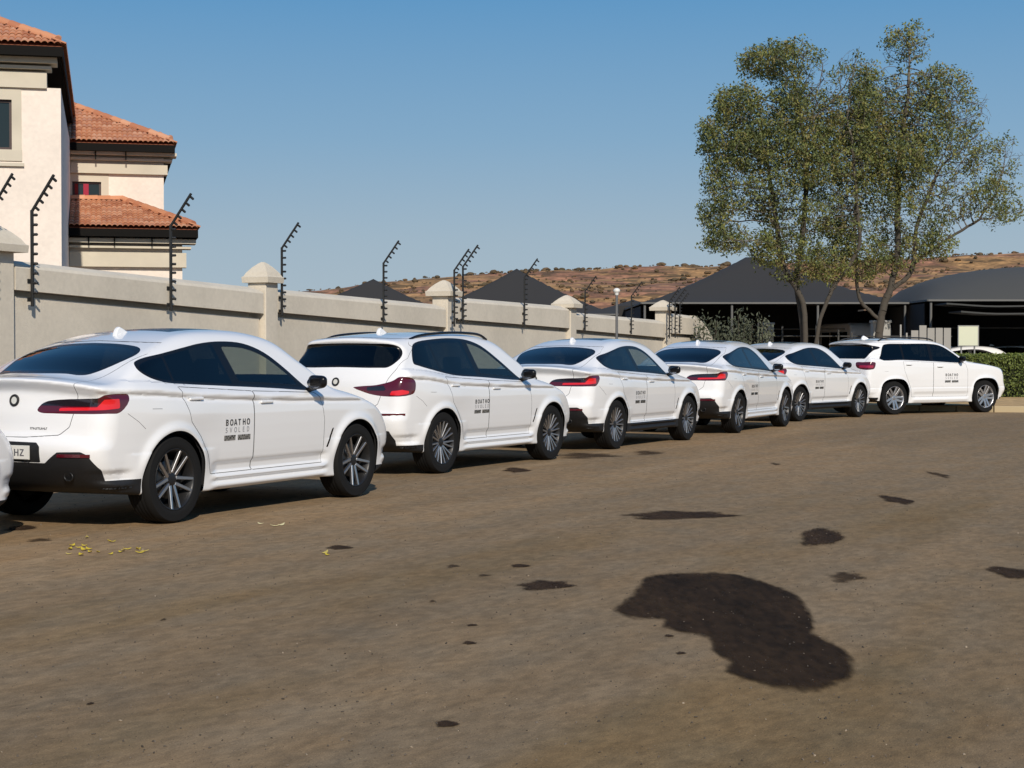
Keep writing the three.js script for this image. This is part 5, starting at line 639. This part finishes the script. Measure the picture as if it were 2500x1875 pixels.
growTree({ seed: 9, x: 10.2, d: 46.6, density: 1050, bare: 2.7, leafFrom: 3.2, maxR: 0.12, label: 'sparse olive green tree with forked pale trunk, right of the two, behind the last car', zOf: (x, y) => 0, thin: (x, y) => y > 8.9 ? 2.4 : x > 12.9 ? 0.6 : x > 11.9 ? 0.8 : 1.0,
  stems: [[[10.12, 0], [10.19, 2.34], [10.41, 3.08], [11.0, 3.64], [11.18, 4.89], [11.71, 6.3]], stem([[10.19, 2.30], [9.85, 2.62], [9.58, 2.95], [9.53, 3.76], [9.45, 4.89], [9.5, 5.8]], true), stem([[10.41, 3.08], [10.64, 4.04], [10.64, 5.17], [10.69, 6.87], [10.92, 8.57], [10.95, 9.6]], true), stem([[11.05, 3.9], [12.0, 4.55], [12.9, 5.1]], true)],
  clumps: [[10.86, 9.87, 0.72, 0.55, 0.9], [10.35, 8.28, 1.13, 0.96], [11.71, 8.57, 0.85, 0.74], [12.45, 8.00, 0.74, 0.68], [10.69, 6.75, 1.19, 0.96], [9.56, 5.85, 0.91, 0.85], [10.69, 5.28, 0.96, 0.74], [12.05, 6.75, 0.91, 0.79, 0.8], [13.18, 5.85, 0.68, 0.51, 0.8], [13.41, 5.28, 0.74, 0.34, 0.8], [12.11, 5.57, 0.74, 0.62], [13.64, 6.87, 0.45, 0.62, 0.5], [9.28, 4.89, 0.85, 0.57], [10.69, 4.04, 0.51, 0.40], [9.75, 7.4, 0.7, 0.9], [11.4, 7.5, 0.9, 0.8], [11.5, 6.0, 0.9, 0.8], [10.1, 6.2, 0.8, 0.8], [9.4, 4.1, 0.7, 0.4], [10.1, 4.1, 0.8, 0.5], [11.4, 4.5, 0.8, 0.5], [9.6, 3.7, 0.5, 0.35], [12.0, 8.0, 0.9, 0.8], [11.9, 7.0, 0.9, 0.8], [12.6, 7.0, 0.7, 0.7]] });

// ---------------------------------------------------------------- clipped hedge
{
  const R = rng(41), hedge = group('hedge', 0, 0, 0); tag(hedge, 'dense clipped green hedge at the right edge behind the last car', 'hedge');
  const x0 = 11.6, x1 = 34, d0 = 49.2, dep = 1.5, top = 1.36;
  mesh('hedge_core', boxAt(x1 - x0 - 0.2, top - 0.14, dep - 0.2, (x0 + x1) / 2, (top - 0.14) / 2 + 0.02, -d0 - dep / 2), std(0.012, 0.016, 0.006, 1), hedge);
  const lf = (() => { const P = [0, 0, 0, 0.5, 0.1, 0.3, 1, 0, 0, 0.5, 0.1, -0.3], g = new THREE.BufferGeometry(); g.setAttribute('position', new THREE.Float32BufferAttribute(P, 3)); g.setIndex([0, 1, 2, 0, 2, 3]); const h = g.toNonIndexed(); h.computeVertexNormals(); return h; })();
  const n = 42000, im = new THREE.InstancedMesh(lf, phys(0.15, 0.205, 0.040, 0.6, { transmission: 0.3, thickness: 0, side: THREE.DoubleSide }), n), m = new THREE.Matrix4(), q = new THREE.Quaternion(), e = new THREE.Euler(), c = new THREE.Color();
  for (let i = 0; i < n; i++) { const x = x0 + R() * (x1 - x0), f = R(), bump = (H2(x / 9, f * 2) - 0.5) * 0.12; let y, z; if (f < 0.6) { y = top * (1 - R() ** 1.7 * 0.98); z = -d0 + bump + R() * 0.08 - Math.max(0, y - top + 0.16) ** 2 * 3; } else { y = top + bump * 0.6 - R() * 0.08; z = -d0 - R() * dep; } e.set(R() * 6, R() * 6, R() * 6); q.setFromEuler(e); const s = 0.05 + R() * 0.05; m.compose(new THREE.Vector3(x, y, z), q, new THREE.Vector3(s, s, s)); im.setMatrixAt(i, m); const t = R(), up = 1; c.setRGB(up * (0.6 + t * 0.8), up * (0.65 + t * 0.6), 0.6 + t * 0.6); im.setColorAt(i, c); }
  im.name = 'foliage'; shade(im); tag(im, null, null, null, 'stuff'); hedge.add(im);
}

// ---------------------------------------------------------------- fence, shrubs, notice board and parked cars beyond the trees
{
  const R = rng(52), darkPale = std(0.045, 0.045, 0.043, 0.7), grey = std(0.30, 0.30, 0.29, 0.6), pale = std(0.36, 0.355, 0.33, 0.8), white = std(0.30, 0.295, 0.28, 0.7);
  const f = group('palisade_fence', 0, 0, 0); tag(f, 'fence of a few dark uprights and wide pale palings left of the notice board', 'fence');
  // wide pale palings with narrow gaps, then a few dark uprights behind the trees
  const lineP = (x) => -(47.6 + (x - 5) * 0.16), pg = boxAt(0.215, 2.2, 0.025, 0, 1.15, 0), ps = boxAt(0.045, 2.1, 0.045, 0, 1.05, 0);
  for (let x = 11.62; x < 12.7; x += 0.245) { const b = mesh('paling', pg, white, f); b.position.set(x, -0.1 * R(), lineP(x)); b.rotation.y = 0.16; b.scale.y = 0.93 + R() * 0.09; }
  for (const x of [7.0, 7.7, 8.7, 9.35, 9.75, 11.2, 11.38]) { const b = mesh('fence_upright', ps, x > 11 ? grey : darkPale, f); b.position.set(x, 0, lineP(x)); b.scale.y = 0.95 + R() * 0.15; }
  for (const y of [0.5, 1.9]) mesh('rail', bar([7.0, y, lineP(7.0) - 0.04], [12.75, y, lineP(12.75) - 0.04], 0.02, 6), darkPale, f);
  const gp = group('gate_pier', 7.35, 0, -48.3); tag(gp, 'grey rendered gate pier between the shrubs and the left tree', 'pier'); mesh('pier_shaft', boxUV(boxAt(0.26, 2.23, 0.26, 0, 1.115, 0, 0.01)), pale, gp); mesh('pier_cap', boxAt(0.31, 0.06, 0.31, 0, 2.26, 0, 0.01), pale, gp);
  const g2 = group('gate_pier', 10.75, 0, -49.2); tag(g2, 'broad pale gate pier right of the forked trunk', 'pier'); mesh('pier_shaft', boxUV(boxAt(0.5, 2.3, 0.4, 0, 1.15, 0, 0.01)), pale, g2); mesh('pier_cap', boxAt(0.56, 0.07, 0.46, 0, 2.335, 0, 0.01), pale, g2);
  // low orange brick plinth beneath the shrubs
  const br = group('brick_plinth', 4.9, 0, -47.5, -0.16); tag(br, 'low orange brick plinth under the shrubs at the end of the wall', 'plinth'); const bm = [[0.42, 0.22, 0.11], [0.48, 0.27, 0.14], [0.36, 0.19, 0.10]].map(([r, g, b]) => std(r, g, b, 0.95)), bg = new RoundedBoxGeometry(0.225, 0.072, 0.11, 1, 0.006);
  mesh('mortar', boxAt(2.3, 1.66, 0.09, 1.1, 0.83, -0.01), std(0.38, 0.34, 0.29, 0.95), br); for (let r = 14; r < 20; r++) for (let i = 0; i < 10; i++) { const b = mesh('brick', bg, bm[Math.floor(R() * 3)], br); b.position.set(0.02 + i * 0.236 + (r % 2) * 0.11, r * 0.083 + 0.04, 0); }
  // grey-green shrubs with hanging leaves
  const lf = (() => { const P = [0, 0, 0, 0.5, 0.1, 0.2, 1, 0, 0, 0.5, 0.1, -0.2], g = new THREE.BufferGeometry(); g.setAttribute('position', new THREE.Float32BufferAttribute(P, 3)); g.setIndex([0, 1, 2, 0, 2, 3]); const h = g.toNonIndexed(); h.computeVertexNormals(); return h; })();
  const sm = [phys(0.13, 0.145, 0.095, 0.7, { transmission: 0.2, thickness: 0, side: THREE.DoubleSide }), phys(0.085, 0.10, 0.062, 0.7, { transmission: 0.2, thickness: 0, side: THREE.DoubleSide })];
  for (const [x, d, h, w, label] of [[5.35, 46.7, 2.55, 0.55, 'grey leaved shrub at the rounded end of the wall'], [5.95, 46.9, 2.2, 0.45, 'pale green shrub in the middle of the three beside the wall end'], [6.45, 47.0, 2.5, 0.42, 'pale shrub just left of the grey gate pier'], [6.95, 47.3, 2.45, 0.35, 'slender shrub touching the grey gate pier']]) {
    const s = group('shrub', x, 0, -d); tag(s, label, 'shrub', 'shrubs at the end of the wall'); const st = []; const tips = [];
    for (let k = 0; k < 9; k++) { const a = R() * 6.28, r = R() * w, p = [Math.cos(a) * r, h * (0.6 + R() * 0.4), Math.sin(a) * r]; st.push(bar([Math.cos(a) * 0.05, 0, Math.sin(a) * 0.05], p, 0.014, 5, 0.006)); tips.push(p); }
    mesh('stem', merged(st), barkPale, s);
    const n = 1000, im = new THREE.InstancedMesh(lf, sm[Math.floor(R() * 2)], n), m = new THREE.Matrix4(), q = new THREE.Quaternion(), e = new THREE.Euler(); for (let i = 0; i < n; i++) { const p = tips[i % 9], k = 0.45 + R() * 0.6; e.set(R() * 6, R() * 6, R() * 6); q.setFromEuler(e); const sz = 0.07 + R() * 0.08; m.compose(new THREE.Vector3(p[0] * k + (R() - 0.5) * 0.3, p[1] * k + (R() - 0.5) * 0.3, p[2] * k + (R() - 0.5) * 0.3), q, new THREE.Vector3(sz, sz, sz)); im.setMatrixAt(i, m); } im.name = 'foliage'; shade(im); tag(im, null, null, null, 'stuff'); s.add(im);
  }
  // notice board behind the hedge
  const nb = group('notice_board', 13.80, 0, -51.0); tag(nb, 'plain pale square notice board on posts behind the hedge', 'notice board'); mesh('board', boxAt(0.58, 0.58, 0.03, 0, 1.935, 0, 0.006), std(0.66, 0.68, 0.52, 0.6), nb); mesh('board_frame', merged([boxAt(0.63, 0.025, 0.045, 0, 2.24, 0), boxAt(0.63, 0.025, 0.045, 0, 1.63, 0), boxAt(0.025, 0.585, 0.045, -0.303, 1.935, 0), boxAt(0.025, 0.585, 0.045, 0.303, 1.935, 0)]), grey, nb); for (const s of [-1, 1]) mesh('post', bar([s * 0.2, 0, -0.04], [s * 0.2, 1.7, -0.04], 0.025, 8), grey, nb);
  // cars standing in the shade beyond: copies of the estate
  const back = (x, d, deg, label, src = E2) => { const c = copyOf(src, label); c.userData.group = 'white cars standing in the shade behind the hedge'; park(c, x, d, deg); return c; };
  back(15.9, 57.2, 92, 'white car standing in the shade of the rounded canopy behind the hedge', A1); back(18.6, 60.5, 95, 'white car half hidden behind the first one in the shade at the right edge', E2);
  // a tall white van parked between the trunks, in the shade
  const van = group('parked_van', 13.0, 0, -64.2, Math.PI / 2 + 0.12); tag(van, 'white van standing in the shade, seen between the forked tree and the pale palings', 'van');
  const vs = new THREE.Shape(); vs.moveTo(-2.4, 0.35); vs.lineTo(-2.4, 2.2); vs.quadraticCurveTo(-2.38, 2.42, -2.15, 2.45); vs.lineTo(0.9, 2.45); vs.quadraticCurveTo(1.25, 2.44, 1.5, 2.1); vs.lineTo(1.9, 1.35); vs.quadraticCurveTo(2.45, 1.2, 2.5, 0.9); vs.lineTo(2.48, 0.35); vs.closePath();
  const vg = new THREE.ExtrudeGeometry(vs, { depth: 1.7, bevelEnabled: true, bevelSize: 0.08, bevelThickness: 0.08, bevelSegments: 3 }); vg.translate(0, 0, -0.85); mesh('body', vg, M.paint, van);
  for (const [x0, x1] of [[-2.1, -1.15], [-1.05, -0.1], [0.0, 0.95]]) for (const s of [-1, 1]) mesh('window', new RoundedBoxGeometry(x1 - x0, 0.62, 0.02, 2, 0.008).translate((x0 + x1) / 2, 1.88, s * 0.935), M.gloss, van);
  for (const s of [-1, 1]) mesh('window', new RoundedBoxGeometry(0.02, 0.55, 0.62, 2, 0.008).translate(-2.485, 1.78, s * 0.40), M.gloss, van);
  for (const x of [-1.5, 1.55]) for (const s of [-1, 1]) { const w = wheelB.clone(); w.name = 'wheel'; van.add(w); w.position.set(x, 0.37, s * 0.8); if (s < 0) w.rotation.y = Math.PI; }
}
renderer.render(scene, camera);
